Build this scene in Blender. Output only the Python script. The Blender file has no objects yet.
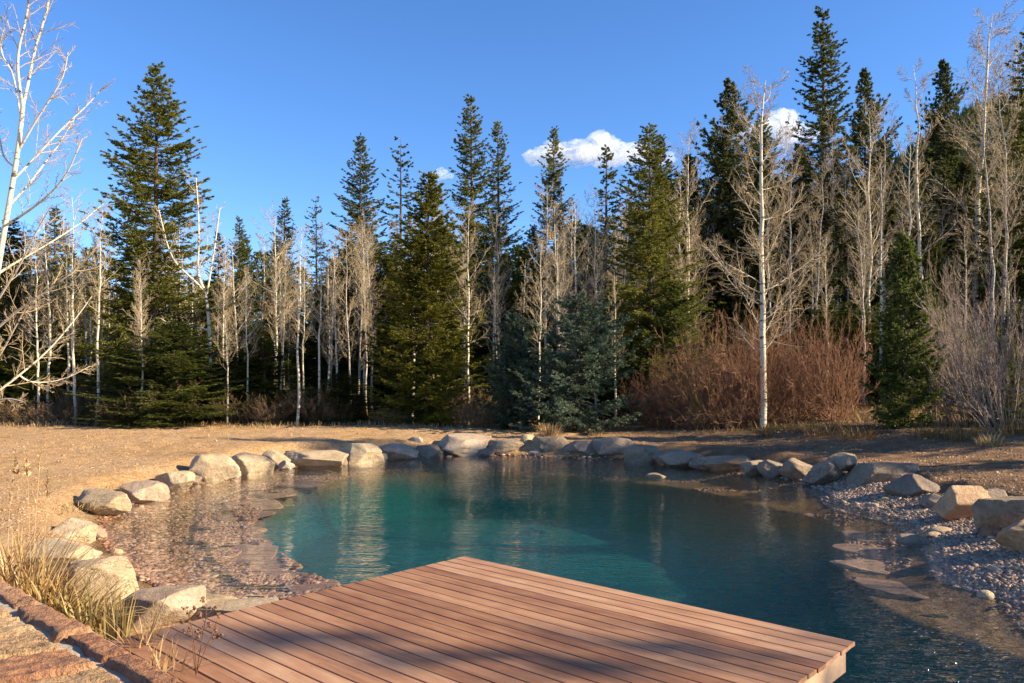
import bpy, math, random
import numpy as np
from mathutils import Vector, Matrix, noise as mnoise

# ------------------------------------------------------------------ camera, sky, sun, exposure
scene = bpy.context.scene
COL = scene.collection
F = 790.0            # focal length in pixels of the 1024 wide frame
EYE = 2.10           # eye height over the water (z = 0)
HOR = 375.0          # image row of the horizon

cam_d = bpy.data.cameras.new('camera')
cam_d.sensor_width = 36.0
cam_d.lens = F / 1024 * 36.0
cam_d.shift_y = (HOR - 341.5) / 1024.0
cam_d.clip_start = 0.05
cam_d.clip_end = 6000
cam = bpy.data.objects.new('camera', cam_d)
COL.objects.link(cam)
cam.location = (0, 0, EYE)
cam.rotation_euler = (math.radians(90), 0, 0)
scene.camera = cam

SUN_EL = math.radians(26)
SUN_AZ = math.radians(101)          # clockwise from +Y (straight ahead); 90 = right
sun_dir = Vector((math.sin(SUN_AZ) * math.cos(SUN_EL), math.cos(SUN_AZ) * math.cos(SUN_EL), math.sin(SUN_EL)))
world = bpy.data.worlds.new('World')
scene.world = world
world.use_nodes = True
wn = world.node_tree
sky = wn.nodes.new('ShaderNodeTexSky')
sky.sky_type = 'NISHITA'
sky.sun_disc = False
sky.sun_elevation = SUN_EL
sky.sun_rotation = SUN_AZ
sky.altitude = 1700
sky.air_density = 1.0
sky.dust_density = 0.05
sky.ozone_density = 4.5
bg = wn.nodes['Background']
bg.inputs[1].default_value = 0.099
hs = wn.nodes.new('ShaderNodeHueSaturation'); hs.inputs['Saturation'].default_value = 1.13; hs.inputs['Hue'].default_value = .505
wn.links.new(sky.outputs[0], hs.inputs['Color']); wn.links.new(hs.outputs[0], bg.inputs[0])

sl = bpy.data.lights.new('sun', 'SUN')
sl.energy = 5.0
sl.angle = math.radians(0.55)
sl.color = (1.0, 0.84, 0.60)
so = bpy.data.objects.new('sun', sl)
COL.objects.link(so)
so.rotation_euler = sun_dir.to_track_quat('Z', 'Y').to_euler()

scene.view_settings.view_transform = 'Standard'
scene.view_settings.look = 'None'
scene.view_settings.exposure = 1.40
scene.view_settings.gamma = 1.0
scene.cycles.max_bounces = 6
scene.cycles.transparent_max_bounces = 12
scene.cycles.volume_bounces = 8

# ------------------------------------------------------------------ helpers
def tag(o, label=None, cat=None, group=None, kind=None):
    if label: o['label'] = label
    if cat: o['category'] = cat
    if group: o['group'] = group
    if kind: o['kind'] = kind
    return o

def empty(name, loc, rz=0.0):
    o = bpy.data.objects.new(name, None)
    o.empty_display_size = 0.2
    o.location = loc
    o.rotation_euler = (0, 0, rz)
    COL.objects.link(o)
    return o

class MB:
    """collects vertices and faces of ONE mesh (numpy), with a random tone per vertex"""
    def __init__(s):
        s.V = []; s.F = {3: [], 4: []}; s.T = []; s.n = 0
    def add(s, V, Fa, tone=0.5):
        V = np.asarray(V, dtype=np.float32).reshape(-1, 3)
        Fa = np.asarray(Fa, dtype=np.int32)
        if not len(V): return
        s.V.append(V)
        s.F[Fa.shape[1]].append(Fa + s.n)
        t = np.asarray(tone, dtype=np.float32)
        s.T.append(np.full(len(V), float(t), np.float32) if t.ndim == 0 else t.reshape(-1))
        s.n += len(V)
    def mesh(s, name, mats, smooth=False):
        me = bpy.data.meshes.new(name)
        V = np.concatenate(s.V)
        f3 = np.concatenate(s.F[3]) if s.F[3] else np.zeros((0, 3), np.int32)
        f4 = np.concatenate(s.F[4]) if s.F[4] else np.zeros((0, 4), np.int32)
        loops = np.concatenate([f3.ravel(), f4.ravel()]).astype(np.int32)
        tot = np.concatenate([np.full(len(f3), 3), np.full(len(f4), 4)]).astype(np.int32)
        start = np.concatenate([[0], np.cumsum(tot)[:-1]]).astype(np.int32)
        me.vertices.add(len(V)); me.vertices.foreach_set('co', V.ravel())
        me.loops.add(len(loops)); me.loops.foreach_set('vertex_index', loops)
        me.polygons.add(len(tot)); me.polygons.foreach_set('loop_start', start)
        try: me.polygons.foreach_set('loop_total', tot)
        except Exception: pass
        me.polygons.foreach_set('use_smooth', np.full(len(tot), bool(smooth)))
        a = me.attributes.new('tone', 'FLOAT', 'POINT')
        a.data.foreach_set('value', np.concatenate(s.T))
        me.update(calc_edges=True)
        for m in (mats if isinstance(mats, (list, tuple)) else [mats]): me.materials.append(m)
        return me
    def obj(s, name, mats, parent=None, smooth=False):
        o = bpy.data.objects.new(name, s.mesh(name, mats, smooth))
        COL.objects.link(o)
        if parent: o.parent = parent
        return o

def unit(v):
    return v / np.maximum(np.linalg.norm(v, axis=-1, keepdims=True), 1e-9)

def tubes(mb, P, R, k, tone=None, cap=False):
    """P (N,n,3) polylines, R (N,n) radii, k sides"""
    P = np.asarray(P, float); R = np.asarray(R, float)
    if P.ndim == 2: P = P[None]; R = R[None]
    N, n, _ = P.shape
    if N == 0: return
    T = np.empty_like(P)
    T[:, 1:-1] = P[:, 2:] - P[:, :-2]; T[:, 0] = P[:, 1] - P[:, 0]; T[:, -1] = P[:, -1] - P[:, -2]
    T = unit(T)
    ref = np.zeros_like(T); ax = np.abs(unit(P[:, -1] - P[:, 0]))
    pick = np.argmin(ax, axis=1)
    ref[np.arange(N), :, pick] = 1.0
    A = unit(np.cross(T, ref)); B = np.cross(T, A)
    ang = np.arange(k) * 2 * np.pi / k
    V = P[:, :, None] + R[:, :, None, None] * (np.cos(ang)[None, None, :, None] * A[:, :, None] + np.sin(ang)[None, None, :, None] * B[:, :, None])
    i = np.arange(n - 1)[:, None] * k; j = np.arange(k)[None]
    q = np.stack([i + j, i + (j + 1) % k, i + k + (j + 1) % k, i + k + j], -1).reshape(-1, 4)
    Fq = (np.arange(N) * n * k)[:, None, None] + q[None]
    if tone is None: tt = 0.5
    else: tt = np.repeat(np.asarray(tone, float).reshape(-1) if np.ndim(tone) else np.full(N, tone), n * k)
    mb.add(V.reshape(-1, 3), Fq.reshape(-1, 4), tt)

def box(mb, c, size, rz=0.0, bev=0.0, tone=0.5, u=None, v=None):
    """chamfered box; u/v are horizontal axes if given"""
    sx, sy, sz = [s / 2 for s in size]
    c = np.asarray(c, float)
    if u is None:
        u = np.array([math.cos(rz), math.sin(rz), 0]); v = np.array([-math.sin(rz), math.cos(rz), 0])
    w = np.array([0, 0, 1.0])
    b = bev
    prof = [(-sz, 0), (sz - b, 0), (sz, b)] if b else [(-sz, 0), (sz, 0)]
    V = []
    for z, ins in prof:
        for x, y in ((-1, -1), (1, -1), (1, 1), (-1, 1)):
            V.append(c + u * x * (sx - ins) + v * y * (sy - ins) + w * z)
    Fq = [(3, 2, 1, 0)]
    m = len(prof)
    for l in range(m - 1):
        for k in range(4):
            a = l * 4; Fq.append((a + k, a + (k + 1) % 4, a + 4 + (k + 1) % 4, a + 4 + k))
    t = (m - 1) * 4
    Fq.append((t, t + 1, t + 2, t + 3))
    mb.add(V, Fq, tone)

def catmull(pts, per=6):
    P = np.asarray(pts, float); n = len(P); out = []
    for i in range(n):
        p0, p1, p2, p3 = P[i - 1], P[i], P[(i + 1) % n], P[(i + 2) % n]
        for k in range(per):
            t = k / per
            out.append(0.5 * ((2 * p1) + (-p0 + p2) * t + (2 * p0 - 5 * p1 + 4 * p2 - p3) * t * t + (-p0 + 3 * p1 - 3 * p2 + p3) * t ** 3))
    return np.array(out)

def poly_sd(P, poly):
    """signed distance to a closed polygon, negative inside"""
    P = np.asarray(P, float); d = np.full(len(P), 1e9); ins = np.zeros(len(P), bool)
    n = len(poly)
    for i in range(n):
        a = poly[i]; b = poly[(i + 1) % n]; e = b - a
        w = P - a
        t = np.clip((w @ e) / max(e @ e, 1e-12), 0, 1)
        d = np.minimum(d, np.hypot(w[:, 0] - t * e[0], w[:, 1] - t * e[1]))
        c = (a[1] <= P[:, 1]) != (b[1] <= P[:, 1])
        with np.errstate(divide='ignore', invalid='ignore'):
            xi = a[0] + (P[:, 1] - a[1]) / (b[1] - a[1] if b[1] != a[1] else 1e-12) * e[0]
        ins ^= c & (P[:, 0] < xi)
    return np.where(ins, -d, d)

def sm(a, b, x):
    t = np.clip((x - a) / (b - a), 0, 1)
    return t * t * (3 - 2 * t)

def vnoise(x, y, s, seed=0):
    """smooth value noise in [0,1], vectorised"""
    x = np.asarray(x, float) / s + seed * 17.3; y = np.asarray(y, float) / s + seed * 9.1
    xi = np.floor(x); yi = np.floor(y); fx = x - xi; fy = y - yi
    fx = fx * fx * (3 - 2 * fx); fy = fy * fy * (3 - 2 * fy)
    def h(a, b):
        v = np.sin(a * 127.1 + b * 311.7 + seed * 74.7) * 43758.5453
        return v - np.floor(v)
    return (h(xi, yi) * (1 - fx) + h(xi + 1, yi) * fx) * (1 - fy) + (h(xi, yi + 1) * (1 - fx) + h(xi + 1, yi + 1) * fx) * fy

# ------------------------------------------------------------------ materials
def new_mat(name):
    m = bpy.data.materials.new(name); m.use_nodes = True
    nt = m.node_tree
    return m, nt, nt.nodes['Principled BSDF']

def N(nt, typ, **kw):
    n = nt.nodes.new(typ)
    for k, v in kw.items():
        if k in n.inputs.keys() if isinstance(k, str) else False: n.inputs[k].default_value = v
        else: setattr(n, k, v)
    return n

def noise_node(nt, vec, scale, detail=4, rough=0.6, dist=0.0):
    n = nt.nodes.new('ShaderNodeTexNoise')
    n.inputs['Scale'].default_value = scale; n.inputs['Detail'].default_value = detail
    n.inputs['Roughness'].default_value = rough; n.inputs['Distortion'].default_value = dist
    if vec is not None: nt.links.new(vec, n.inputs['Vector'])
    return n

def ramp(nt, fac, stops):
    r = nt.nodes.new('ShaderNodeValToRGB')
    el = r.color_ramp.elements
    while len(el) < len(stops): el.new(0.5)
    for e, (p, c) in zip(el, stops):
        e.position = p; e.color = (c[0], c[1], c[2], 1) if not isinstance(c, (int, float)) else (c, c, c, 1)
    if fac is not None: nt.links.new(fac, r.inputs[0])
    return r

def mix(nt, fac, a, b, mode='MIX'):
    m = nt.nodes.new('ShaderNodeMix'); m.data_type = 'RGBA'; m.blend_type = mode
    for sock, val in ((m.inputs[0], fac), (m.inputs[6], a), (m.inputs[7], b)):
        if isinstance(val, (int, float)): sock.default_value = val
        elif isinstance(val, (tuple, list)): sock.default_value = (val[0], val[1], val[2], 1)
        else: nt.links.new(val, sock)
    return m.outputs[2]

def math_n(nt, op, a, b=None, clamp=False):
    m = nt.nodes.new('ShaderNodeMath'); m.operation = op; m.use_clamp = clamp
    for i, v in enumerate((a, b)):
        if v is None: continue
        if isinstance(v, (int, float)): m.inputs[i].default_value = v
        else: nt.links.new(v, m.inputs[i])
    return m.outputs[0]

def bump(nt, height, strength, dist, normal=None):
    b = nt.nodes.new('ShaderNodeBump')
    b.inputs['Strength'].default_value = strength; b.inputs['Distance'].default_value = dist
    nt.links.new(height, b.inputs['Height'])
    if normal is not None: nt.links.new(normal, b.inputs['Normal'])
    return b.outputs[0]

def coord(nt, which='Object'):
    return nt.nodes.new('ShaderNodeTexCoord').outputs[which]

def attr(nt, name):
    a = nt.nodes.new('ShaderNodeAttribute'); a.attribute_name = name
    return a

def needle_mat(name, dark, mid, light, rndmix=0.35):
    m, nt, p = new_mat(name)
    t = attr(nt, 'tone').outputs['Fac']
    oi = nt.nodes.new('ShaderNodeObjectInfo').outputs['Random']
    n = noise_node(nt, coord(nt), 0.9, 2)
    f = math_n(nt, 'ADD', math_n(nt, 'MULTIPLY', t, 0.6), math_n(nt, 'MULTIPLY', n.outputs[0], 0.5))
    f = math_n(nt, 'ADD', f, math_n(nt, 'MULTIPLY', math_n(nt, 'SUBTRACT', oi, 0.5), rndmix))
    c = ramp(nt, f, [(0.15, dark), (0.5, mid), (0.95, light)])
    nt.links.new(c.outputs[0], p.inputs['Base Color'])
    p.inputs['Roughness'].default_value = 0.55
    p.inputs['Specular IOR Level'].default_value = 0.25
    tr = nt.nodes.new('ShaderNodeBsdfTranslucent'); nt.links.new(c.outputs[0], tr.inputs[0])
    mx = nt.nodes.new('ShaderNodeMixShader'); mx.inputs[0].default_value = 0.38
    nt.links.new(p.outputs[0], mx.inputs[1]); nt.links.new(tr.outputs[0], mx.inputs[2])
    nt.links.new(mx.outputs[0], nt.nodes['Material Output'].inputs[0])
    return m

M = {}
M['needle'] = needle_mat('spruce_needles', (.028, .040, .010), (.115, .125, .020), (.25, .24, .038))
M['needle_sunlit'] = needle_mat('sunlit_needles', (.07, .072, .009), (.20, .19, .02), (.36, .31, .038))  # yellow sunlight on one spruce, put into its needle colour
M['needle_blue'] = needle_mat('blue_needles', (.032, .058, .030), (.11, .155, .095), (.24, .29, .19))
M['needle_fresh'] = needle_mat('young_needles', (.05, .07, .014), (.15, .18, .036), (.27, .29, .07))
M['pine'] = needle_mat('pine_needles', (.026, .036, .010), (.080, .092, .022), (.16, .16, .035))

def bark_mat(name, a, b, scale=8, zs=0.3):
    m, nt, p = new_mat(name)
    mp = nt.nodes.new('ShaderNodeMapping'); mp.inputs['Scale'].default_value = (1, 1, zs)
    nt.links.new(coord(nt), mp.inputs[0])
    n = noise_node(nt, mp.outputs[0], scale, 5, .7)
    nt.links.new(ramp(nt, n.outputs[0], [(.3, a), (.7, b)]).outputs[0], p.inputs['Base Color'])
    p.inputs['Roughness'].default_value = .85; p.inputs['Specular IOR Level'].default_value = .2
    nt.links.new(bump(nt, n.outputs[0], .6, .03), p.inputs['Normal'])
    return m
M['bark'] = bark_mat('spruce_bark', (.045, .032, .024), (.14, .105, .08))
M['stem_red'] = bark_mat('red_stems', (.105, .048, .027), (.35, .185, .105), 3, 1)
M['stem_grey'] = bark_mat('grey_stems', (.19, .135, .10), (.40, .30, .235), 3, 1)
M['stem_brown'] = bark_mat('brown_stems', (.12, .075, .038), (.34, .225, .12), 3, 1)

def aspen_mat(name, pale, dark, mark):
    m, nt, p = new_mat(name)
    co = coord(nt)
    mp = nt.nodes.new('ShaderNodeMapping'); mp.inputs['Scale'].default_value = (3.0, 3.0, 9.0)
    nt.links.new(co, mp.inputs[0])
    n1 = noise_node(nt, mp.outputs[0], 1.0, 3, .6)          # dark lenticel bands
    n2 = noise_node(nt, co, 2.2, 3, .5)
    base = mix(nt, n2.outputs[0], pale, dark)
    k = ramp(nt, n1.outputs[0], [(.57, 0.0), (.64, 1.0)])
    c = mix(nt, k.outputs[0], base, mark)
    nt.links.new(c, p.inputs['Base Color'])
    p.inputs['Roughness'].default_value = .75; p.inputs['Specular IOR Level'].default_value = .25
    nt.links.new(bump(nt, n1.outputs[0], .3, .02), p.inputs['Normal'])
    return m
M['aspen'] = aspen_mat('aspen_bark', (.70, .62, .47), (.50, .42, .29), (.09, .075, .06))
M['aspen_grey'] = aspen_mat('grey_aspen_bark', (.46, .41, .34), (.27, .23, .18), (.06, .05, .04))
def twig_mat(name, a, b):
    m, nt, p = new_mat(name)
    t = attr(nt, 'tone').outputs['Fac']
    nt.links.new(ramp(nt, t, [(.0, a), (1, b)]).outputs[0], p.inputs['Base Color'])
    p.inputs['Roughness'].default_value = .8; p.inputs['Specular IOR Level'].default_value = .2
    return m
M['twig'] = twig_mat('aspen_twigs', (.21, .145, .085), (.56, .44, .26))
M['twig_pink'] = twig_mat('pink_twigs', (.22, .15, .125), (.45, .36, .31))

def grass_mat(name, stops):
    m, nt, p = new_mat(name)
    t = attr(nt, 'tone').outputs['Fac']
    c = ramp(nt, t, stops)
    nt.links.new(c.outputs[0], p.inputs['Base Color'])
    p.inputs['Roughness'].default_value = .6
    tr = nt.nodes.new('ShaderNodeBsdfTranslucent'); nt.links.new(c.outputs[0], tr.inputs[0])
    mx = nt.nodes.new('ShaderNodeMixShader'); mx.inputs[0].default_value = .3
    nt.links.new(p.outputs[0], mx.inputs[1]); nt.links.new(tr.outputs[0], mx.inputs[2])
    nt.links.new(mx.outputs[0], nt.nodes['Material Output'].inputs[0])
    return m
M['straw'] = grass_mat('straw', [(0, (.22, .12, .04)), (.5, (.46, .29, .11)), (1, (.66, .50, .26))])
M['greenstraw'] = grass_mat('green_straw', [(0, (.15, .11, .025)), (.5, (.33, .235, .075)), (1, (.56, .40, .17))])
M['amber'] = grass_mat('amber_grass', [(0, (.10, .05, .012)), (.5, (.25, .135, .03)), (1, (.44, .28, .085))])
M['seed'] = grass_mat('seed_head', [(0, (.12, .05, .025)), (1, (.30, .15, .07))])

def rock_mat(name, a, b, c, speck=.5, bs=.035):
    m, nt, p = new_mat(name)
    co = coord(nt)
    oi = nt.nodes.new('ShaderNodeObjectInfo')
    add = nt.nodes.new('ShaderNodeVectorMath'); add.operation = 'ADD'
    nt.links.new(co, add.inputs[0])
    sc = nt.nodes.new('ShaderNodeVectorMath'); sc.operation = 'SCALE'
    sc.inputs[0].default_value = (13, 7, 5); nt.links.new(oi.outputs['Random'], sc.inputs['Scale'])
    nt.links.new(sc.outputs[0], add.inputs[1])
    v = add.outputs[0]
    n1 = noise_node(nt, v, 2.6, 6, .65, .4)
    n2 = noise_node(nt, v, 22, 5, .7)
    n3 = noise_node(nt, v, 75, 3, .6)
    col = ramp(nt, n1.outputs[0], [(.28, a), (.52, b), (.75, c)]).outputs[0]
    col = mix(nt, math_n(nt, 'MULTIPLY', ramp(nt, n2.outputs[0], [(.35, 1.0), (.55, 0.0)]).outputs[0], speck), col, tuple(x * .45 for x in a))
    col = mix(nt, .25, col, ramp(nt, oi.outputs['Random'], [(0, a), (1, c)]).outputs[0])
    nt.links.new(col, p.inputs['Base Color'])
    p.inputs['Roughness'].default_value = .85; p.inputs['Specular IOR Level'].default_value = .3
    vor = nt.nodes.new('ShaderNodeTexVoronoi'); vor.feature = 'DISTANCE_TO_EDGE'; vor.inputs['Scale'].default_value = 3.2
    wv = nt.nodes.new('ShaderNodeVectorMath'); wv.operation = 'ADD'; nt.links.new(v, wv.inputs[0])
    ws = nt.nodes.new('ShaderNodeVectorMath'); ws.operation = 'SCALE'; ws.inputs['Scale'].default_value = .9
    nt.links.new(n1.outputs[1], ws.inputs[0]); nt.links.new(ws.outputs[0], wv.inputs[1]); nt.links.new(wv.outputs[0], vor.inputs['Vector'])
    crack = ramp(nt, vor.outputs['Distance'], [(.0, 1.0), (.022, 0.0)]).outputs[0]
    n4 = noise_node(nt, v, 1.1, 2, .5)
    crack = math_n(nt, 'MULTIPLY', crack, ramp(nt, n4.outputs[0], [(.48, 0.0), (.6, 1.0)]).outputs[0])
    col = mix(nt, math_n(nt, 'MULTIPLY', crack, .4), col, tuple(x * .25 for x in a))
    lich = noise_node(nt, v, 9, 5, .75)
    col = mix(nt, math_n(nt, 'MULTIPLY', ramp(nt, lich.outputs[0], [(.60, 0.0), (.68, 1.0)]).outputs[0], .45), col, tuple(x * .5 for x in b))
    nt.links.new(col, p.inputs['Base Color'])
    h = math_n(nt, 'ADD', math_n(nt, 'MULTIPLY', n2.outputs[0], .7), math_n(nt, 'MULTIPLY', n3.outputs[0], .25))
    h = math_n(nt, 'SUBTRACT', h, math_n(nt, 'MULTIPLY', crack, .5))
    nt.links.new(bump(nt, h, .85, bs), p.inputs['Normal'])
    return m
M['rock_cream'] = rock_mat('cream_rock', (.29, .20, .11), (.44, .325, .195), (.55, .43, .28), .5)
M['rock_tan'] = rock_mat('tan_rock', (.28, .19, .12), (.42, .31, .21), (.52, .42, .31))
M['rock_grey'] = rock_mat('grey_rock', (.18, .125, .078), (.30, .22, .142), (.41, .315, .21))
M['rock_brown'] = rock_mat('brown_rock', (.16, .11, .075), (.27, .20, .14), (.38, .29, .21))
M['rock_orange'] = rock_mat('orange_rock', (.32, .18, .085), (.48, .30, .16), (.56, .40, .26))
M['rock_ledge'] = rock_mat('ledge_rock', (.17, .085, .05), (.28, .155, .095), (.36, .23, .15))
M['rock_red'] = rock_mat('red_sandstone', (.22, .09, .045), (.40, .19, .09), (.55, .34, .18), .9, .06)
M['rock_gold'] = rock_mat('gold_sandstone', (.25, .13, .055), (.43, .26, .12), (.58, .41, .22), .9, .06)

def mortar_mat():
    m, nt, p = new_mat('mortar')
    n = noise_node(nt, coord(nt), 14, 6, .7)
    nt.links.new(ramp(nt, n.outputs[0], [(.3, (.30, .235, .16)), (.7, (.48, .385, .275))]).outputs[0], p.inputs['Base Color'])
    p.inputs['Roughness'].default_value = .95
    nt.links.new(bump(nt, n.outputs[0], .7, .02), p.inputs['Normal'])
    return m
M['mortar'] = mortar_mat()

def pebble_mat(name, stops, mottle=.25):
    m, nt, p = new_mat(name)
    t = attr(nt, 'tone').outputs['Fac']
    n = noise_node(nt, coord(nt), 60, 3, .6)
    c = ramp(nt, t, stops).outputs[0]
    c = mix(nt, mottle, c, ramp(nt, n.outputs[0], [(.3, (.08, .06, .05)), (.7, (.5, .42, .36))]).outputs[0])
    nt.links.new(c, p.inputs['Base Color'])
    p.inputs['Roughness'].default_value = .6
    return m
M['gravel'] = pebble_mat('river_gravel', [(0, (.085, .043, .020)), (.35, (.22, .122, .060)), (.7, (.32, .192, .105)), (1, (.56, .40, .25))])
M['wetpebble'] = pebble_mat('submerged_pebbles', [(0, (.06, .018, .005)), (.35, (.17, .058, .016)), (.7, (.26, .11, .038)), (1, (.36, .23, .15))], .08)

def wood_mat(name, stops, rough=.68):
    m, nt, p = new_mat(name)
    co = coord(nt)
    oi = nt.nodes.new('ShaderNodeObjectInfo')
    sc = nt.nodes.new('ShaderNodeVectorMath'); sc.operation = 'SCALE'
    sc.inputs[0].default_value = (31, 17, 11); nt.links.new(oi.outputs['Random'], sc.inputs['Scale'])
    add = nt.nodes.new('ShaderNodeVectorMath'); add.operation = 'ADD'
    nt.links.new(co, add.inputs[0]); nt.links.new(sc.outputs[0], add.inputs[1])
    mp = nt.nodes.new('ShaderNodeMapping'); mp.inputs['Scale'].default_value = (1.2, 26, 26)
    nt.links.new(add.outputs[0], mp.inputs[0])
    g = noise_node(nt, mp.outputs[0], 1.0, 6, .65, .6)
    mp2 = nt.nodes.new('ShaderNodeMapping'); mp2.inputs['Scale'].default_value = (1.6, 3.5, 3.5)
    nt.links.new(add.outputs[0], mp2.inputs[0])
    blot = noise_node(nt, mp2.outputs[0], 1.3, 4, .6)
    mp3 = nt.nodes.new('ShaderNodeMapping'); mp3.inputs['Scale'].default_value = (6, 130, 130)
    nt.links.new(add.outputs[0], mp3.inputs[0])
    fine = noise_node(nt, mp3.outputs[0], 1.0, 3, .6)
    f = math_n(nt, 'ADD', math_n(nt, 'MULTIPLY', g.outputs[0], .55), math_n(nt, 'MULTIPLY', oi.outputs['Random'], .36))
    f = math_n(nt, 'ADD', f, math_n(nt, 'MULTIPLY', blot.outputs[0], .5))
    f = math_n(nt, 'ADD', f, math_n(nt, 'MULTIPLY', fine.outputs[0], .16))
    c = ramp(nt, math_n(nt, 'SUBTRACT', f, .26), stops).outputs[0]
    nt.links.new(c, p.inputs['Base Color'])
    r = ramp(nt, blot.outputs[0], [(.3, rough - .08), (.7, rough + .15)])
    nt.links.new(r.outputs[0], p.inputs['Roughness'])
    h = math_n(nt, 'ADD', g.outputs[0], math_n(nt, 'MULTIPLY', fine.outputs[0], .6))
    nt.links.new(bump(nt, h, .25, .004), p.inputs['Normal'])
    return m
M['deck'] = wood_mat('ipe_decking', [(.2, (.14, .050, .023)), (.42, (.25, .115, .052)), (.62, (.36, .185, .095)), (.9, (.52, .335, .20))])
M['fascia'] = wood_mat('fascia_wood', [(.2, (.28, .16, .09)), (.5, (.42, .27, .16)), (.9, (.54, .38, .24))])
M['timber'] = wood_mat('weathered_timber', [(.2, (.03, .028, .03)), (.5, (.07, .06, .06)), (.9, (.12, .10, .09))], .8)

# ------------------------------------------------------------------ lie of the land
WATER = catmull([(-2.2, 7.0), (-3.0, 7.5), (-3.86, 8.2), (-4.9, 9.6), (-5.75, 11.0), (-6.2, 12.3), (-6.33, 13.8), (-6.13, 15.5), (-5.89, 17.1),
    (-5.3, 18.85), (-4.05, 19.75), (-2.36, 20.2), (-.84, 20.7), (1.21, 20.0), (3.16, 19.5), (4.75, 18.03), (5.6, 16.1), (5.75, 14.4), (5.45, 12.8),
    (5.75, 11.4), (5.25, 9.5), (4.8, 8.4), (5.0, 7.7), (5.4, 6.4), (5.6, 5.0), (5.2, 3.6), (4.0, 2.6), (2.6, 2.9), (1.2, 4.2), (-.4, 5.6)])
DEEP = catmull([(-1.3, 7.6), (-1.75, 8.25), (-2.05, 8.6), (-2.6, 9.4), (-3.2, 10.4), (-3.8, 11.4), (-4.25, 13.2), (-4.55, 15.0), (-4.3, 16.6), (-3.6, 18.0),
    (-2.2, 19.0), (-.6, 19.0), (1.2, 18.2), (2.9, 17.0), (3.85, 15.7), (4.25, 14.5), (4.65, 13.6), (4.9, 12.4), (4.75, 11.3), (4.35, 10.3), (3.95, 9.4),
    (3.75, 8.5), (3.8, 7.6), (4.1, 6.8), (4.4, 5.6), (4.3, 4.4), (3.6, 3.7), (2.7, 3.9), (1.4, 5.0), (0.0, 6.4)])
DC = np.array([-.48, 8.07])                    # far left corner of the deck
DU = np.array([.7425, -.6698])                 # along the boards
DP = np.array([-.6698, -.7425])                # across the boards, towards the stone wall

def terrain(x, y, fine=True):
    x = np.asarray(x, float).ravel(); y = np.asarray(y, float).ravel()
    P = np.stack([x, y], 1)
    near = (np.abs(x) < 16) & (y > -4) & (y < 28)
    sw = np.full(len(x), 12.0); sd = np.full(len(x), 12.0)
    if near.any():
        sw[near] = poly_sd(P[near], WATER); sd[near] = poly_sd(P[near], DEEP)
    # open ground round the pool
    base = .34 + .10 * sm(12, 24, y) * sm(0, -6, x)
    base = base + .16 * (vnoise(x, y, 5.5, 1) - .5) * sm(.6, 3, sw)
    base = base + .28 * sm(5.5, 10.5, x) * sm(6, 15, y)                     # right bank climbs
    base = base + .14 * sm(1.5, 5, sw) * sm(2, 7, x) * sm(10, 18, y)
    base = base + sm(26, 34, y) * .4
    base = base + np.clip(y - 34, 0, 55) * (.055 + .11 * sm(0, 28, x))      # forest floor rising behind
    base = base + np.clip(x - 10, 0, 40) * .10 * sm(15, 30, y)
    # behind the stone wall, towards the camera
    pp = (P - DC) @ DP
    al = (P - DC) @ DU
    lowl = sm(9.6, 7.6, y) * sm(3.2, .5, x)
    base = base * (1 - lowl) + .05 * lowl
    base = np.where(pp > 4.52, .50, base)
    z = base * sm(-.05, .9, sw)
    # gravel beach on the right is a gentler slope
    beach = sm(4.2, 4.8, x) * (1 - sm(13.2, 15.0, y)) * sm(2, 4, y)
    z = z * (1 - beach) + beach * np.minimum(base, np.maximum(sw, 0) * .20 + sm(1.2, 2.3, sw) * .5)
    # shelf, ledge and deep
    shelf = -.05 * sm(0, .18, -sw) - .17 * sm(.0, .9, -sw)
    z = np.where(sw < 0, shelf, z)
    deep = -.22 - 1.0 * sm(0, .55, -sd) - .15 * sm(.4, 4, -sd)
    z = np.where((sd < 0) & (sw < .3), deep, z)
    if fine:
        c = .045 * (vnoise(x, y, .55, 3) - .5) + .045 * (vnoise(x, y, .22, 4) - .5)
        rut = .06 * (vnoise(x * .25 + y * .1, y * 2.2, 1.0, 6) - .5)
        z = z + (c + rut) * sm(.2, 1.2, sw) + .012 * (vnoise(x, y, .3, 5) - .5) * (sd > 0)
    return z, sw, sd, pp

def gz(x, y):
    return float(terrain([x], [y])[0][0])

def axis_coords(lo, hi, step, far_lo, far_hi, grow=1.22):
    mid = list(np.arange(lo, hi + 1e-6, step))
    up = []; s = step; v = mid[-1]
    while v < far_hi:
        s *= grow; v += s; up.append(v)
    dn = []; s = step; v = mid[0]
    while v > far_lo:
        s *= grow; v -= s; dn.append(v)
    return np.array(dn[::-1] + mid + up)
xs = axis_coords(-11, 10.5, .085, -900, 900, 1.16)
ys = axis_coords(2.0, 24.5, .085, -120, 1500, 1.16)
GX, GY = np.meshgrid(xs, ys)
tz, tsw, tsd, tpp = terrain(GX, GY)
nx, ny = len(xs), len(ys)
i = np.arange(nx - 1)[None]; j = np.arange(ny - 1)[:, None] * nx
quads = np.stack([j + i, j + i + 1, j + i + 1 + nx, j + i + nx], -1).reshape(-1, 4)
mb = MB(); mb.add(np.stack([GX.ravel(), GY.ravel(), tz], 1), quads)

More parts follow.
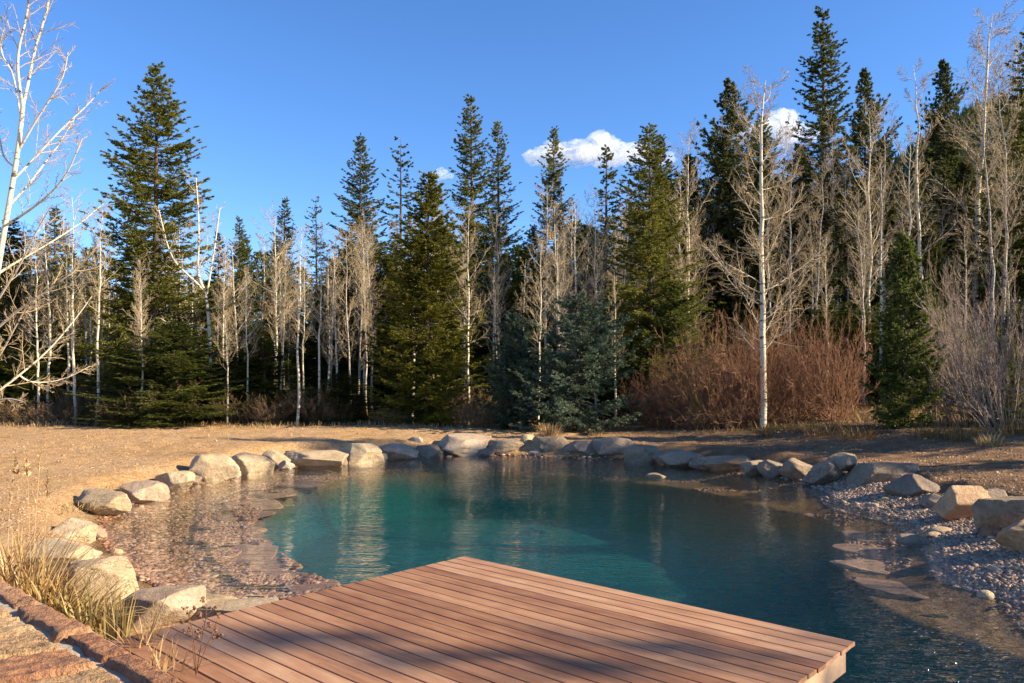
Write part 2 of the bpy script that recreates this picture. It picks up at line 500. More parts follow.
def ground_mat():
    m, nt, p = new_mat('ground_soil')
    co = coord(nt)
    n_big = noise_node(nt, co, .55, 5, .6); n_mid = noise_node(nt, co, 3.2, 6, .7); n_fine = noise_node(nt, co, 26, 5, .7)
    n_crumb = noise_node(nt, co, 9, 4, .75, .5)
    dirt = ramp(nt, n_mid.outputs[0], [(.25, (.29, .155, .065)), (.5, (.45, .275, .128)), (.78, (.57, .375, .19))]).outputs[0]
    dirt = mix(nt, math_n(nt, 'MULTIPLY', ramp(nt, n_fine.outputs[0], [(.34, 1.0), (.45, 0.0)]).outputs[0], .7), dirt, (.15, .08, .035))  # dark specks paint the small shadows between clods
    dirt = mix(nt, math_n(nt, 'MULTIPLY', ramp(nt, n_big.outputs[0], [(.42, 0.0), (.7, 1.0)]).outputs[0], .45), dirt, (.46, .33, .21))
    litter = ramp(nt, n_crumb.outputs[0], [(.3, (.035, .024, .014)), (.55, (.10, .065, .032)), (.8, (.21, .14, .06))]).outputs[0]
    shelf = ramp(nt, n_crumb.outputs[0], [(.3, (.06, .03, .012)), (.5, (.14, .075, .03)), (.75, (.24, .14, .07))]).outputs[0]
    deep = ramp(nt, n_mid.outputs[0], [(.3, (.005, .060, .052)), (.7, (.008, .078, .068))]).outputs[0]
    dirt = mix(nt, attr(nt, 'dark_dirt').outputs['Fac'], dirt, ramp(nt, n_mid.outputs[0], [(.25, (.13, .072, .036)), (.5, (.23, .135, .07)), (.78, (.34, .215, .12))]).outputs[0])
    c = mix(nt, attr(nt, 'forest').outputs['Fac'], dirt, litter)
    c = mix(nt, attr(nt, 'shelf').outputs['Fac'], c, shelf)
    c = mix(nt, attr(nt, 'deep').outputs['Fac'], c, deep)
    nt.links.new(c, p.inputs['Base Color'])
    p.inputs['Roughness'].default_value = .95; p.inputs['Specular IOR Level'].default_value = .15
    h = math_n(nt, 'ADD', math_n(nt, 'MULTIPLY', n_crumb.outputs[0], .8), math_n(nt, 'MULTIPLY', n_fine.outputs[0], .35))
    nt.links.new(bump(nt, h, 1.0, .11), p.inputs['Normal'])
    return m
M['ground'] = ground_mat()
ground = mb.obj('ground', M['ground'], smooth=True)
tag(ground, kind='structure')
gx, gy = GX.ravel(), GY.ravel()
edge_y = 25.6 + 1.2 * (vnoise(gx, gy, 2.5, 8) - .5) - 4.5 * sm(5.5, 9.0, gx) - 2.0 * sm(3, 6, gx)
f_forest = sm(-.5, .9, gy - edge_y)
f_shelf = sm(.28, -.02, tsw + .3 * (vnoise(gx, gy, .5, 9) - .5))
f_deep = sm(.0, -.30, tsd + .16 * (vnoise(gx, gy, .35, 12) - .5)) * (tsw < .2)
f_dark_dirt = sm(.2, .8, sm(1.0, 5.0, gx) * .9 + .5 * (vnoise(gx, gy, 1.6, 51) - .5))  # dirt turns darker and browner towards the right
for nm, arr in (('dark_dirt', f_dark_dirt), ('forest', f_forest), ('shelf', f_shelf), ('deep', f_deep)):
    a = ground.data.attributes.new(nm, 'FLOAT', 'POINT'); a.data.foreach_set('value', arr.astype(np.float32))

# ---- water: one closed body; its rim lies under the banks
def water_mat():
    m, nt, p = new_mat('pool_water')
    nt.nodes.remove(p)
    co = coord(nt)
    mp = nt.nodes.new('ShaderNodeMapping'); mp.inputs['Scale'].default_value = (.30, 1.05, 1); mp.inputs['Rotation'].default_value = (0, 0, .06)
    nt.links.new(co, mp.inputs[0])
    a = noise_node(nt, mp.outputs[0], 21, 2, .5, .3)
    b = noise_node(nt, mp.outputs[0], 5.0, 2, .5)
    big = noise_node(nt, co, .45, 2, .5)
    w = nt.nodes.new('ShaderNodeTexWave'); w.inputs['Scale'].default_value = 2.6; w.inputs['Distortion'].default_value = 3.5; w.inputs['Detail'].default_value = 2
    nt.links.new(mp.outputs[0], w.inputs['Vector'])
    sp = nt.nodes.new('ShaderNodeSeparateXYZ'); nt.links.new(co, sp.inputs[0])
    def rng_(sock, a0, a1):
        r = nt.nodes.new('ShaderNodeMapRange'); r.inputs['From Min'].default_value = a0; r.inputs['From Max'].default_value = a1
        r.interpolation_type = 'SMOOTHSTEP'; nt.links.new(sock, r.inputs['Value']); return r.outputs[0]
    breeze = math_n(nt, 'MULTIPLY', rng_(sp.outputs['Y'], 9.6, 6.6), rng_(sp.outputs['X'], .6, 3.2))     # the near right corner is ruffled by wind
    patch = math_n(nt, 'ADD', ramp(nt, big.outputs[0], [(.35, .07), (.65, .18)]).outputs[0], math_n(nt, 'ADD', math_n(nt, 'MULTIPLY', breeze, 1.8), math_n(nt, 'MULTIPLY', rng_(sp.outputs['Y'], 12.0, 7.5), .40)))
    h = math_n(nt, 'ADD', math_n(nt, 'MULTIPLY', a.outputs[0], .55), math_n(nt, 'MULTIPLY', b.outputs[0], .8))
    h = math_n(nt, 'ADD', h, math_n(nt, 'MULTIPLY', w.outputs[0], .12))
    h = math_n(nt, 'MULTIPLY', h, patch)
    nb = bump(nt, h, 1.0, .085)
    fr = nt.nodes.new('ShaderNodeFresnel'); nt.links.new(nb, fr.inputs['Normal'])
    bf = nt.nodes.new('ShaderNodeNewGeometry').outputs['Backfacing']
    nt.links.new(math_n(nt, 'SUBTRACT', 1.333, math_n(nt, 'MULTIPLY', bf, 1.333 - 1 / 1.333)), fr.inputs['IOR'])
    gl = nt.nodes.new('ShaderNodeBsdfGlossy'); gl.inputs['Color'].default_value = (1, 1, 1, 1); gl.inputs['Roughness'].default_value = .03; nt.links.new(nb, gl.inputs['Normal'])
    tr = nt.nodes.new('ShaderNodeBsdfTransparent')
    mx = nt.nodes.new('ShaderNodeMixShader')
    nt.links.new(fr.outputs[0], mx.inputs[0]); nt.links.new(tr.outputs[0], mx.inputs[1]); nt.links.new(gl.outputs[0], mx.inputs[2])
    out = nt.nodes['Material Output']; nt.links.new(mx.outputs[0], out.inputs['Surface'])
    va = nt.nodes.new('ShaderNodeVolumeAbsorption'); va.inputs['Color'].default_value = (.08, .67, .80, 1); va.inputs['Density'].default_value = .13
    vsc = nt.nodes.new('ShaderNodeVolumeScatter'); vsc.inputs['Color'].default_value = (.06, .72, .72, 1); vsc.inputs['Density'].default_value = .016
    ad = nt.nodes.new('ShaderNodeAddShader'); nt.links.new(va.outputs[0], ad.inputs[0]); nt.links.new(vsc.outputs[0], ad.inputs[1])
    nt.links.new(ad.outputs[0], out.inputs['Volume'])
    return m
M['water'] = water_mat()
ctr = WATER.mean(0)
rim = WATER[::2]
nrm = np.stack([np.roll(rim, -1, 0)[:, 1] - np.roll(rim, 1, 0)[:, 1], -(np.roll(rim, -1, 0)[:, 0] - np.roll(rim, 1, 0)[:, 0])], 1)
nrm = unit(nrm)
if poly_sd(rim[:1] + nrm[:1] * .05, WATER)[0] < 0: nrm = -nrm
rim = rim + nrm * .45
me = bpy.data.meshes.new('pool_water')
n = len(rim)
vs = [(p[0], p[1], 0.0) for p in rim] + [(p[0], p[1], -2.4) for p in rim]
fs = [list(range(n)), list(range(2 * n - 1, n - 1, -1))] + [[k, (k + 1) % n, n + (k + 1) % n, n + k] for k in range(n)]
me.from_pydata(vs, [], fs)
import bmesh
bm = bmesh.new(); bm.from_mesh(me); bmesh.ops.recalc_face_normals(bm, faces=bm.faces); bm.to_mesh(me); bm.free()
me.materials.append(M['water'])
water = bpy.data.objects.new('pool_water', me); COL.objects.link(water); tag(water, kind='structure')

# ---- far wooded ridge at the right
rng = np.random.default_rng(5)
def ridge_z(x, y):
    prof = 330 * np.exp(-((x - 640) / 330.0) ** 2) + 40 * np.exp(-((x - 250) / 160.0) ** 2)
    return prof * np.exp(-((y - 950) / 300.0) ** 2) + 18 * (vnoise(x, y, 60, 2) - .5)
rx = np.linspace(120, 1300, 90); ry = np.linspace(500, 1400, 60)
RX, RY = np.meshgrid(rx, ry)
RZ = ridge_z(RX.ravel(), RY.ravel())
i = np.arange(89)[None]; j = np.arange(59)[:, None] * 90
mb = MB(); mb.add(np.stack([RX.ravel(), RY.ravel(), RZ], 1), np.stack([j + i, j + i + 1, j + i + 91, j + i + 90], -1).reshape(-1, 4))
m, nt, p = new_mat('ridge_soil')
nn = noise_node(nt, coord(nt), .05, 6, .7)
nt.links.new(ramp(nt, nn.outputs[0], [(.35, (.03, .045, .03)), (.7, (.11, .10, .06))]).outputs[0], p.inputs['Base Color']); p.inputs['Roughness'].default_value = 1
tag(mb.obj('hill', m, smooth=True), kind='structure')
mb = MB()
cx = rng.uniform(250, 1100, 5200); cy = rng.uniform(560, 1000, 5200); cz = ridge_z(cx, cy)
hh = rng.uniform(8, 17, 5200)
a6 = np.arange(5) * 2 * np.pi / 5
ring = np.stack([np.cos(a6), np.sin(a6), 0 * a6], 1)
V = np.concatenate([np.stack([cx, cy, cz], 1)[:, None] + ring[None] * (hh * .2)[:, None, None], np.stack([cx, cy, cz + hh], 1)[:, None]], 1)
t5 = np.array([(k, (k + 1) % 5, 5) for k in range(5)])
mb.add(V.reshape(-1, 3), ((np.arange(5200) * 6)[:, None, None] + t5[None]).reshape(-1, 3), np.repeat(rng.random(5200), 6))
tag(mb.obj('hillside_forest', M['needle']), 'distant dark conifer forest covering the ridge behind the right-hand trees', 'forest', kind='stuff')

# ------------------------------------------------------------------ deck
deck_z = .25
M['screw'], _nt, _p = new_mat('screw_steel'); _p.inputs['Base Color'].default_value = (.06, .05, .045, 1); _p.inputs['Metallic'].default_value = .7; _p.inputs['Roughness'].default_value = .5
rz_deck = math.atan2(DU[1], DU[0])
deck = empty('wooden_deck', (DC[0], DC[1], 0), rz_deck)     # local +X along boards, local -Y towards the wall
tag(deck, 'reddish brown hardwood plank deck jutting over the pool in the foreground', 'deck')
pitch, gap, L_deck = .1385, .007, 3.86
rng = np.random.default_rng(11)
nb = 30
for k in range(nb):
    mb = MB()
    x0 = rng.uniform(-.004, .004)
    ln = L_deck + rng.uniform(-.006, .006)
    dz = rng.uniform(-.0012, .0012)
    yy = -(k + .5) * pitch
    w = pitch - gap + rng.uniform(-.0025, .0015)
    # plank cross section with eased edges, extruded along local x
    e = .004; t = .028
    sec = [(-w/2, -t), (w/2, -t), (w/2, -e), (w/2 - e, 0), (-w/2 + e, 0), (-w/2, -e)]
    n = 14
    V = []
    for s in range(n + 1):
        xx = x0 + ln * s / n
        wob = .0012 * math.sin(s * 1.3 + k)
        for (a, b) in sec: V.append((xx - ln / 2, a + wob, b))
    Fq = []
    for s in range(n):
        for q in range(6): Fq.append((s * 6 + q, s * 6 + (q + 1) % 6, (s + 1) * 6 + (q + 1) % 6, (s + 1) * 6 + q))
    Fq = [f[::-1] for f in Fq]
    for s, rev in ((0, False), (n, True)):
        a = s * 6
        c1 = (a, a + 1, a + 2, a + 5); c2 = (a + 5, a + 2, a + 3, a + 4)
        Fq += [c1[::-1] if rev else c1, c2[::-1] if rev else c2]
    mb.add(V, Fq)
    ns = 0
    for jx in (.5, 1.45, 2.4, 3.35):                       # screw heads over the joists
        for jy in (-w * .3, w * .3):
            cxs, cys = jx - ln / 2 + rng.uniform(-.006, .006), jy + rng.uniform(-.004, .004)
            ring = [(cxs + .0042 * math.cos(a * math.pi / 3), cys + .0042 * math.sin(a * math.pi / 3), .0007) for a in range(6)]
            mb.add(ring, [(0, 1, 2, 3), (0, 3, 4, 5)]); ns += 2
    o = mb.obj('plank', [M['deck'], M['screw']], deck)
    for pl in o.data.polygons[-ns:]: pl.material_index = 1
    o.location = (ln / 2, yy, deck_z + dz)
W_deck = nb * pitch
def deck_part(name, c, size, mat):
    mb = MB(); box(mb, (0, 0, 0), size, bev=.003)
    o = mb.obj(name, mat, deck); o.location = c; return o
deck_part('fascia', (L_deck - .055, -W_deck / 2 - .03, deck_z - .03 - .085), (.03, W_deck - .1, .17), M['fascia'])
deck_part('fascia', (.055, -W_deck / 2 - .03, deck_z - .03 - .085), (.03, W_deck - .1, .17), M['fascia'])
deck_part('fascia', (L_deck / 2, -.05, deck_z - .03 - .085), (L_deck - .16, .03, .17), M['fascia'])
for xx in (.5, 1.45, 2.4, 3.35):
    deck_part('joist', (xx, -W_deck / 2, deck_z - .031 - .07), (.045, W_deck - .3, .14), M['timber'])
for xx in (.35, 3.4):
    for yy in (-.35, -2.2):
        deck_part('post', (xx, yy, deck_z - .18 - .75), (.1, .1, 1.5), M['timber'])

# ------------------------------------------------------------------ rocks
def icosphere(sub):
    bm = bmesh.new(); bmesh.ops.create_icosphere(bm, subdivisions=sub, radius=1.0)
    V = np.array([v.co[:] for v in bm.verts]); Fa = np.array([[v.index for v in f.verts] for f in bm.faces])
    bm.free(); return V, Fa
ICO = {s: icosphere(s) for s in (1, 2, 4, 5)}

def rock_shape(seed, sub=4, cuts=11, boxy=0.0, rough=.07, flat_top=None):
    rng = np.random.default_rng(seed)
    V, Fa = ICO[sub]
    V = V.copy()
    if boxy: V = np.sign(V) * np.abs(V) ** (1 - boxy * .62)
    V /= np.abs(V).max(0)
    for _ in range(cuts):
        n = unit(rng.normal(size=3)); n[2] *= .8; n = unit(n)
        d = rng.uniform(.55, .90)
        ex = np.maximum(V @ n - d, 0)
        V = V - ex[:, None] * n * .985
    if flat_top is not None:
        n = unit(np.array([rng.normal() * .10, rng.normal() * .10, 1.0]))
        ex = np.maximum(V @ n - flat_top, 0); V = V - ex[:, None] * n * .95
    off = rng.uniform(-50, 50, 3)
    nv = np.array([mnoise.fractal(Vector(v * 1.5 + off), .9, 2.1, 5) + .30 * mnoise.ridged_multi_fractal(Vector(v * 3.5 + off), .8, 2.2, 4, 1.0, 2.0) for v in V])
    V = V * (1 + rough * nv)[:, None]
    lo, hi = V.min(0), V.max(0)
    V = (V - (lo + hi) / 2) / ((hi - lo) / 2)
    return V, Fa

def make_rock(name, cat, label, u0, u1, v0, v1, zb, mat, seed, depth=.9, boxy=.2, flat=None, rz=None, bury=.30, cuts=17, group=None, rough=.075):
    """u0..v1: where the stone shows in the photograph; zb: height of the ground at its foot"""
    Y = F * (EYE - zb) / (v1 - HOR)
    w = (u1 - u0) / F * Y; h = (v1 - v0) / F * Y
    w *= 1.20; d = w * depth
    V, Fa = rock_shape(seed, 5 if w / Y > .05 else 4, cuts, boxy, rough, flat)
    V = V * np.array([w / 2, d / 2, h * (1 + bury) / 2])
    a = rz if rz is not None else np.random.default_rng(seed + 77).uniform(-.35, .35)
    cy = Y + d * .36
    cx = ((u0 + u1) / 2 - 512) / F * cy
    # the visible top edge is further away than the foot: correct the height for it
    top = EYE - (v0 - HOR) / F * (cy)
    hz = max((top - zb) * .88, .08); top = zb + hz
    V[:, 2] *= hz / h
    mb = MB(); mb.add(V, Fa)
    o = mb.obj(name, mat, smooth=True)
    o.location = (cx, cy, top - hz * (1 + bury) / 2)
    o.rotation_euler = (0, 0, a)
    return tag(o, label, cat, group)

RK = [
 # u0,  u1,  v0,  v1,  zb, mat, seed, depth, boxy, flat, label
 (72, 136, 553, 603, .02, 'rock_cream', 3, .75, .85, .75, 'squared cream boulder with a smooth top nearest the deck on left shore'),
 (128, 198, 586, 632, .02, 'rock_tan', 4, .8, .9, .62, 'tan ledge boulder with a dark hollow beside the deck corner'),
 (34, 92, 536, 586, .05, 'rock_cream', 5, 1.0, .5, .9, 'sloping pale boulder behind the dry grass, left of the squared boulder'),
 (46, 92, 514, 547, .05, 'rock_cream', 6, .8, .4, None, 'pale rough boulder with brown speckles above the sloping one on left shore'),
 (82, 104, 524, 540, .0, 'rock_grey', 7, .8, .2, None, 'small grey boulder at the waterline on the left shore'),
 (74, 126, 488, 516, .02, 'rock_cream', 8, .6, .7, .9, 'long white boulder, third from the squared one along left shore'),
 (120, 162, 479, 503, .0, 'rock_tan', 9, .7, .4, None, 'rounded tan boulder right of the long white one on left shore'),
 (158, 193, 468, 491, .0, 'rock_cream', 10, .8, .3, None, 'low pale boulder left of the upright white rock'),
 (194, 236, 450, 481, .0, 'rock_cream', 211, .7, .25, None, 'upright triangular white rock standing on the left shore'),
 (232, 271, 450, 475, .0, 'rock_cream', 12, .8, .4, None, 'broad cream boulder right of the upright white rock'),
 (263, 292, 447, 467, .0, 'rock_cream', 13, .8, .3, None, 'small cream boulder left of the long flat slab'),
 (286, 343, 449, 467, .0, 'rock_cream', 14, .6, .8, .7, 'long flat cream slab with a dark hollow under it on far left bank'),
 (338, 381, 440, 463, .0, 'rock_cream', 15, .8, .3, None, 'rough cream boulder right of the long flat slab'),
 (378, 417, 441, 459, .0, 'rock_tan', 16, .75, .3, None, 'rounded tan boulder with a dark shaded left end'),
 (409, 424, 435, 446, .22, 'rock_tan', 17, .8, .2, None, 'small tan stone on dirt just behind the rounded boulder'),
 (416, 442, 443, 457, .0, 'rock_grey', 18, .8, .3, None, 'low grey stone at the left foot of the largest far boulder'),
 (436, 488, 431, 455, .02, 'rock_tan', 19, .7, .2, None, 'largest tan boulder on the far bank with a humped top'),
 (485, 523, 437, 455, .0, 'rock_grey', 20, .75, .2, None, 'rounded grey boulder right of the largest tan one'),
 (519, 538, 431, 454, .0, 'rock_cream', 21, .7, .1, None, 'narrow egg shaped pale stone standing upright on far bank'),
 (534, 568, 433, 456, .0, 'rock_grey', 22, .7, .6, .8, 'blocky grey boulder right of the upright egg shaped stone'),
 (565, 598, 438, 457, .0, 'rock_brown', 23, .7, .6, .9, 'square brown boulder, left neighbour of the pitted dark one'),
 (596, 632, 434, 458, .0, 'rock_brown', 24, .75, .45, None, 'pitted dark brown boulder with a flat top on the far bank'),
 (627, 661, 443, 462, .0, 'rock_grey', 25, .6, .6, .9, 'plain grey block right of the pitted dark boulder'),
 (657, 702, 447, 467, .0, 'rock_brown', 26, .8, .2, None, 'low humped brown boulder, second right of pitted dark one'),
 (698, 748, 454, 470, .0, 'rock_grey', 27, .7, .6, .7, 'long low grey slab where the far bank turns right'),
 (742, 767, 458, 474, .0, 'rock_grey', 28, .8, .2, None, 'small grey stone right of the long low grey slab'),
 (760, 789, 456, 477, .0, 'rock_brown', 29, .8, .4, None, 'dark brown stone beside the rounded pale grey one on right bank'),
 (782, 813, 455, 479, .03, 'rock_grey', 30, .8, .2, None, 'rounded pale grey boulder left of the jagged brown one'),
 (807, 852, 456, 485, .04, 'rock_brown', 31, .8, .5, .9, 'jagged brown boulder with a small stone perched behind it'),
 (831, 854, 451, 469, .35, 'rock_grey', 32, .9, .2, None, 'small grey stone on the dirt touching the jagged brown boulder'),
 (847, 858, 475, 487, .06, 'rock_grey', 33, .8, .2, None, 'fist shaped little grey stone between jagged brown boulder and flat grey slab'),
 (852, 913, 459, 490, .07, 'rock_grey', 34, .7, .7, .72, 'large flat topped grey slab boulder on the right gravel bank'),
 (888, 940, 470, 500, .12, 'rock_brown', 35, .8, .35, None, 'dark brown rounded boulder right of the flat grey slab'),
 (936, 983, 480, 517, .16, 'rock_orange', 136, .7, .8, .8, 'angular orange tan block on the right gravel bank'),
 (976, 1004, 486, 505, .3, 'rock_grey', 37, .9, .3, None, 'small dark grey stone behind the orange tan block'),
 (979, 1034, 491, 534, .2, 'rock_grey', 38, .8, .45, None, 'big wedge shaped grey boulder near the right edge'),
 (1008, 1064, 512, 552, .2, 'rock_orange', 39, .8, .3, None, 'brownish orange boulder cut by the right edge of the frame'),
]
for r in RK:
    make_rock('boulder', 'boulder', r[10], r[0], r[1], r[2], r[3], r[4], M[r[5]], r[6], depth=r[7], boxy=r[8], flat=r[9], group='boulders round the pool')
make_rock('stone_slab', 'slab', 'thin cream flagstone slab touching the left edge of the deck', 192, 288, 599, 632, .02, M['rock_cream'], 51, depth=.62, boxy=.95, flat=.6, rz=.12, cuts=5, rough=.02, group='slabs beside the deck')
make_rock('stone_slab', 'slab', 'small cream slab between the tan ledge boulder and thin flagstone', 184, 240, 594, 618, .02, M['rock_cream'], 52, depth=.6, boxy=.9, flat=.7, cuts=6, rough=.03, group='slabs beside the deck')
GAPS = [
 (66, 80, 506, 517, .03, 'rock_tan', 'small tan stone at the left end of the long white boulder'),
 (117, 130, 497, 508, .0, 'rock_brown', 'small brown stone between long white boulder and rounded tan one on left shore'),
 (150, 164, 487, 497, .0, 'rock_tan', 'small tan stone between rounded tan boulder and low pale one on left shore'),
 (186, 200, 474, 485, .0, 'rock_brown', 'small brown stone at the left foot of the upright white rock'),
 (226, 240, 466, 477, .0, 'rock_tan', 'small tan stone between upright white rock and broad cream boulder'),
 (258, 270, 462, 472, .0, 'rock_brown', 'small dark stone at right foot of the broad cream boulder'),
 (280, 294, 459, 469, .0, 'rock_tan', 'small tan stone at the left tip of the long flat slab'),
 (333, 347, 456, 465, .0, 'rock_brown', 'small brown stone at the right tip of the long flat slab'),
 (372, 386, 452, 461, .0, 'rock_tan', 'small stone between rough cream boulder and rounded tan one on far bank'),
 (478, 492, 447, 456, .0, 'rock_brown', 'small dark stone between largest tan boulder and rounded grey one'),
 (530, 540, 448, 456, .0, 'rock_tan', 'small stone at the right foot of the upright egg shaped stone'),
 (592, 602, 449, 457, .0, 'rock_grey', 'small grey stone between square brown boulder and pitted dark one'),
 (690, 706, 459, 469, .0, 'rock_brown', 'small brown stone between low humped boulder and long low grey slab'),
 (922, 942, 492, 506, .14, 'rock_grey', 'small grey stone between dark brown rounded boulder and orange tan block'),
 (52, 74, 566, 592, .04, 'rock_tan', 'tan stone half hidden by grass left of the squared boulder'),
]
for k, r in enumerate(GAPS):
    make_rock('boulder', 'boulder', r[6], r[0], r[1], r[2], r[3], r[4], M[r[5]], 700 + k, depth=.9, boxy=.3, group='boulders round the pool')
FLAT = [
 (646, 667, 471, 477, 'rock_grey', 'smooth silvery oval stone breaking the water off the far bank'),
 (899, 932, 531, 541, 'rock_grey', 'flat oval grey stone lying in the shallows by the gravel beach'),
 (932, 956, 526, 535, 'rock_cream', 'flat pale oval stone at the gravel edge right of the grey one'),
 (927, 944, 531, 537, 'rock_tan', 'little tan stone wedged between the two flat oval stones'),
 (866, 880, 502, 509, 'rock_cream', 'small white cobble on the upper gravel beach, left of its twin'),
 (881, 893, 500, 507, 'rock_cream', 'small white cobble on upper gravel beach, right of its twin'),
 (976, 992, 553, 562, 'rock_grey', 'pale round cobble amid the lower gravel beach near right edge'),
 (108, 121, 548, 554, 'rock_orange', 'orange cobble under the clear shallows off the left boulders'),
 (980, 996, 590, 597, 'rock_cream', 'pale flat stone just awash at the lower right shore'),
]
for k, (a, b, c, d, mt, lb) in enumerate(FLAT):
    Y = F * EYE / (d - HOR)
    x = ((a + b) / 2 - 512) / F * Y
    z = max(gz(x, Y), -.06)
    w = (b - a) / F * Y
    V, Fa = rock_shape(300 + k, 4, 5, 0, .03)
    mb = MB(); mb.add(V * np.array([w / 2, w * .36, max(.05, w * .16)]), Fa)
    o = mb.obj('cobble', M[mt], smooth=True)
    o.location = (x, Y + w * .25, max(z + w * .05, 0.005 if k != 7 else -.05)); o.rotation_euler = (0, 0, .2 * math.sin(k * 3.0))
    tag(o, lb, 'stone', 'single stones in and by the water')

# submerged flagstones that edge the deep water on the left
LEDGE = [(-1.95, 8.45, .50), (-2.45, 8.85, .62), (-2.7, 9.55, .55), (-3.15, 10.1, .72), (-3.55, 10.9, .66), (-3.95, 11.8, .7), (-4.15, 12.9, .8), (-4.4, 14.0, .85), (-4.5, 15.2, .8), (-4.25, 16.5, .9)]
ORD = ['nearest the deck', 'second from the deck', 'third from the deck', 'fourth from the deck', 'fifth from the deck', 'sixth from the deck', 'seventh from the deck', 'eighth from the deck', 'second farthest from the deck', 'farthest from the deck']
for k, (x, y, s) in enumerate(LEDGE):
    V, Fa = rock_shape(400 + k, 4, 6, .9, .03, .7)
    mb = MB(); mb.add(V * np.array([s * .58, s * .50, .05]), Fa)
    o = mb.obj('ledge_stone', M['rock_ledge'], smooth=True)
    o.location = (x - .17, y, -.20 - .012 * (k % 3)); o.rotation_euler = (0, 0, [.45, -.3, .35, -.15, .5, -.35, .2, .5, -.2, .3][k])
    tag(o, 'flat tan flagstone under water edging the deep pool at left, ' + ORD[k], 'flagstone', 'submerged flagstones edging the deep water at left')
RIM = [(5.15, 12.7, .7, .5, 'orange flagstone awash at the rim of the deep water right of far bank'), (5.0, 11.2, .8, .3, 'tan flagstone under water by the gravel beach, farthest of the right rim'),
       (4.7, 10.3, .8, .5, 'greenish tan flagstone sunk along the right rim of the deep water'), (4.3, 9.4, .8, .35, 'tan flagstone sunk below the flat oval stones on right rim'),
       (4.05, 8.5, .8, .1, 'dim tan flagstone sunk at lower right rim of deep water')]
for k, (x, y, s, a, lb) in enumerate(RIM):
    V, Fa = rock_shape(440 + k, 4, 7, .9, .04, .7)
    mb = MB(); mb.add(V * np.array([s * .40, s * .62, .05]), Fa)
    o = mb.obj('ledge_stone', M['rock_ledge'], smooth=True)
    o.location = (x, y, -.215 - .01 * (k % 2)); o.rotation_euler = (0, 0, a)
    tag(o, lb, 'flagstone', 'submerged flagstones at the right rim')

# gravel beach and submerged pebbles: nobody could count them
def pebbles(name, mat, pts, size, seed, squash=.55):
    rng = np.random.default_rng(seed)
    V0, F0 = ICO[1]
    n = len(pts)
    s = size * np.exp(rng.normal(0, .38, n))
    sc = np.stack([s * rng.uniform(.8, 1.35, n), s * rng.uniform(.7, 1.1, n), s * squash * rng.uniform(.7, 1.2, n)], 1)
    a = rng.uniform(0, 6.28, n); c, sn = np.cos(a), np.sin(a)
    jit = 1 + rng.normal(0, .10, (n, len(V0), 1))
    V = V0[None] * sc[:, None] * jit
    X = V[..., 0] * c[:, None] - V[..., 1] * sn[:, None]; Yv = V[..., 0] * sn[:, None] + V[..., 1] * c[:, None]
    tilt = rng.normal(0, .25, n)[:, None]
    Z = V[..., 2] + X * tilt
    V = np.stack([X, Yv, Z], -1) + pts[:, None]
    mb = MB(); mb.add(V.reshape(-1, 3), ((np.arange(n) * len(V0))[:, None, None] + F0[None]).reshape(-1, 3), np.repeat(rng.random(n), len(V0)))
    return mb.obj(name, mat, smooth=True)

rng = np.random.default_rng(21)
def scatter(n, x0, x1, y0, y1, test):
    x = rng.uniform(x0, x1, n); y = y0 * (y1 / y0) ** rng.random(n)
    z, sw, sd, pp = terrain(x, y)
    k = test(x, y, sw, sd, pp)
    return np.stack([x[k], y[k], z[k]], 1)
g1 = scatter(120000, 4.2, 9.0, 5.5, 15.5, lambda x, y, sw, sd, pp: (sw > -.25) & (sw < np.where(y < 9.5, 1.5, 1.0) + .5 * (vnoise(x, y, .8, 3) - .5)))
tag(pebbles('gravel', M['gravel'], g1 + [0, 0, .005], .019, 1), 'grey and pinkish river gravel beach along the right shore', 'gravel', kind='stuff')
g1b = scatter(9000, -7.5, 6.5, 12, 21.3, lambda x, y, sw, sd, pp: (np.abs(sw) < .28) & ((x < 4) | (y > 14.5)))
tag(pebbles('shore_gravel', M['gravel'], g1b + [0, 0, .008], .035, 2), 'thin line of small stones along the foot of far bank boulders', 'gravel', kind='stuff')
g2 = scatter(95000, -6.6, 6.2, 5.0, 20.5, lambda x, y, sw, sd, pp: (sw < .05) & (sd > .02) & (pp < 2.5) & ((x < 2.5) | (vnoise(x, y, .7, 33) > .56)))
tag(pebbles('submerged_pebbles', M['wetpebble'], g2 + [0, 0, .002], .024, 3, .4), 'brown and orange pebbles covering the shallow shelf under water', 'pebbles', kind='stuff')

g3 = scatter(60000, -5.2, -1.4, 8.0, 17.5, lambda x, y, sw, sd, pp: (sd > -.05) & (sd < .75) & (vnoise(x, y, .35, 41) > .52))
g3[:, 2] = -.155
tag(pebbles('ledge_pebbles', M['wetpebble'], g3, .020, 8, .4), 'small brown pebbles strewn over the submerged flagstone ledge at left', 'pebbles', kind='stuff')

# ------------------------------------------------------------------ stone wall in the near left corner (its top is all one sees)
wall = empty('stone_wall', (DC[0] + DP[0] * 4.47, DC[1] + DP[1] * 4.47, 0), rz_deck)     # local x along wall, local -y towards camera
tag(wall, 'low garden wall capped with red and gold sandstone at the near left corner', 'wall')
WZ = .90
mb = MB(); box(mb, (0, -.06, 0), (9.0, .52, 1.0)); 
core = mb.obj('wall_core', M['rock_brown'], wall); core.location = (-1.4, 0, WZ - .53)
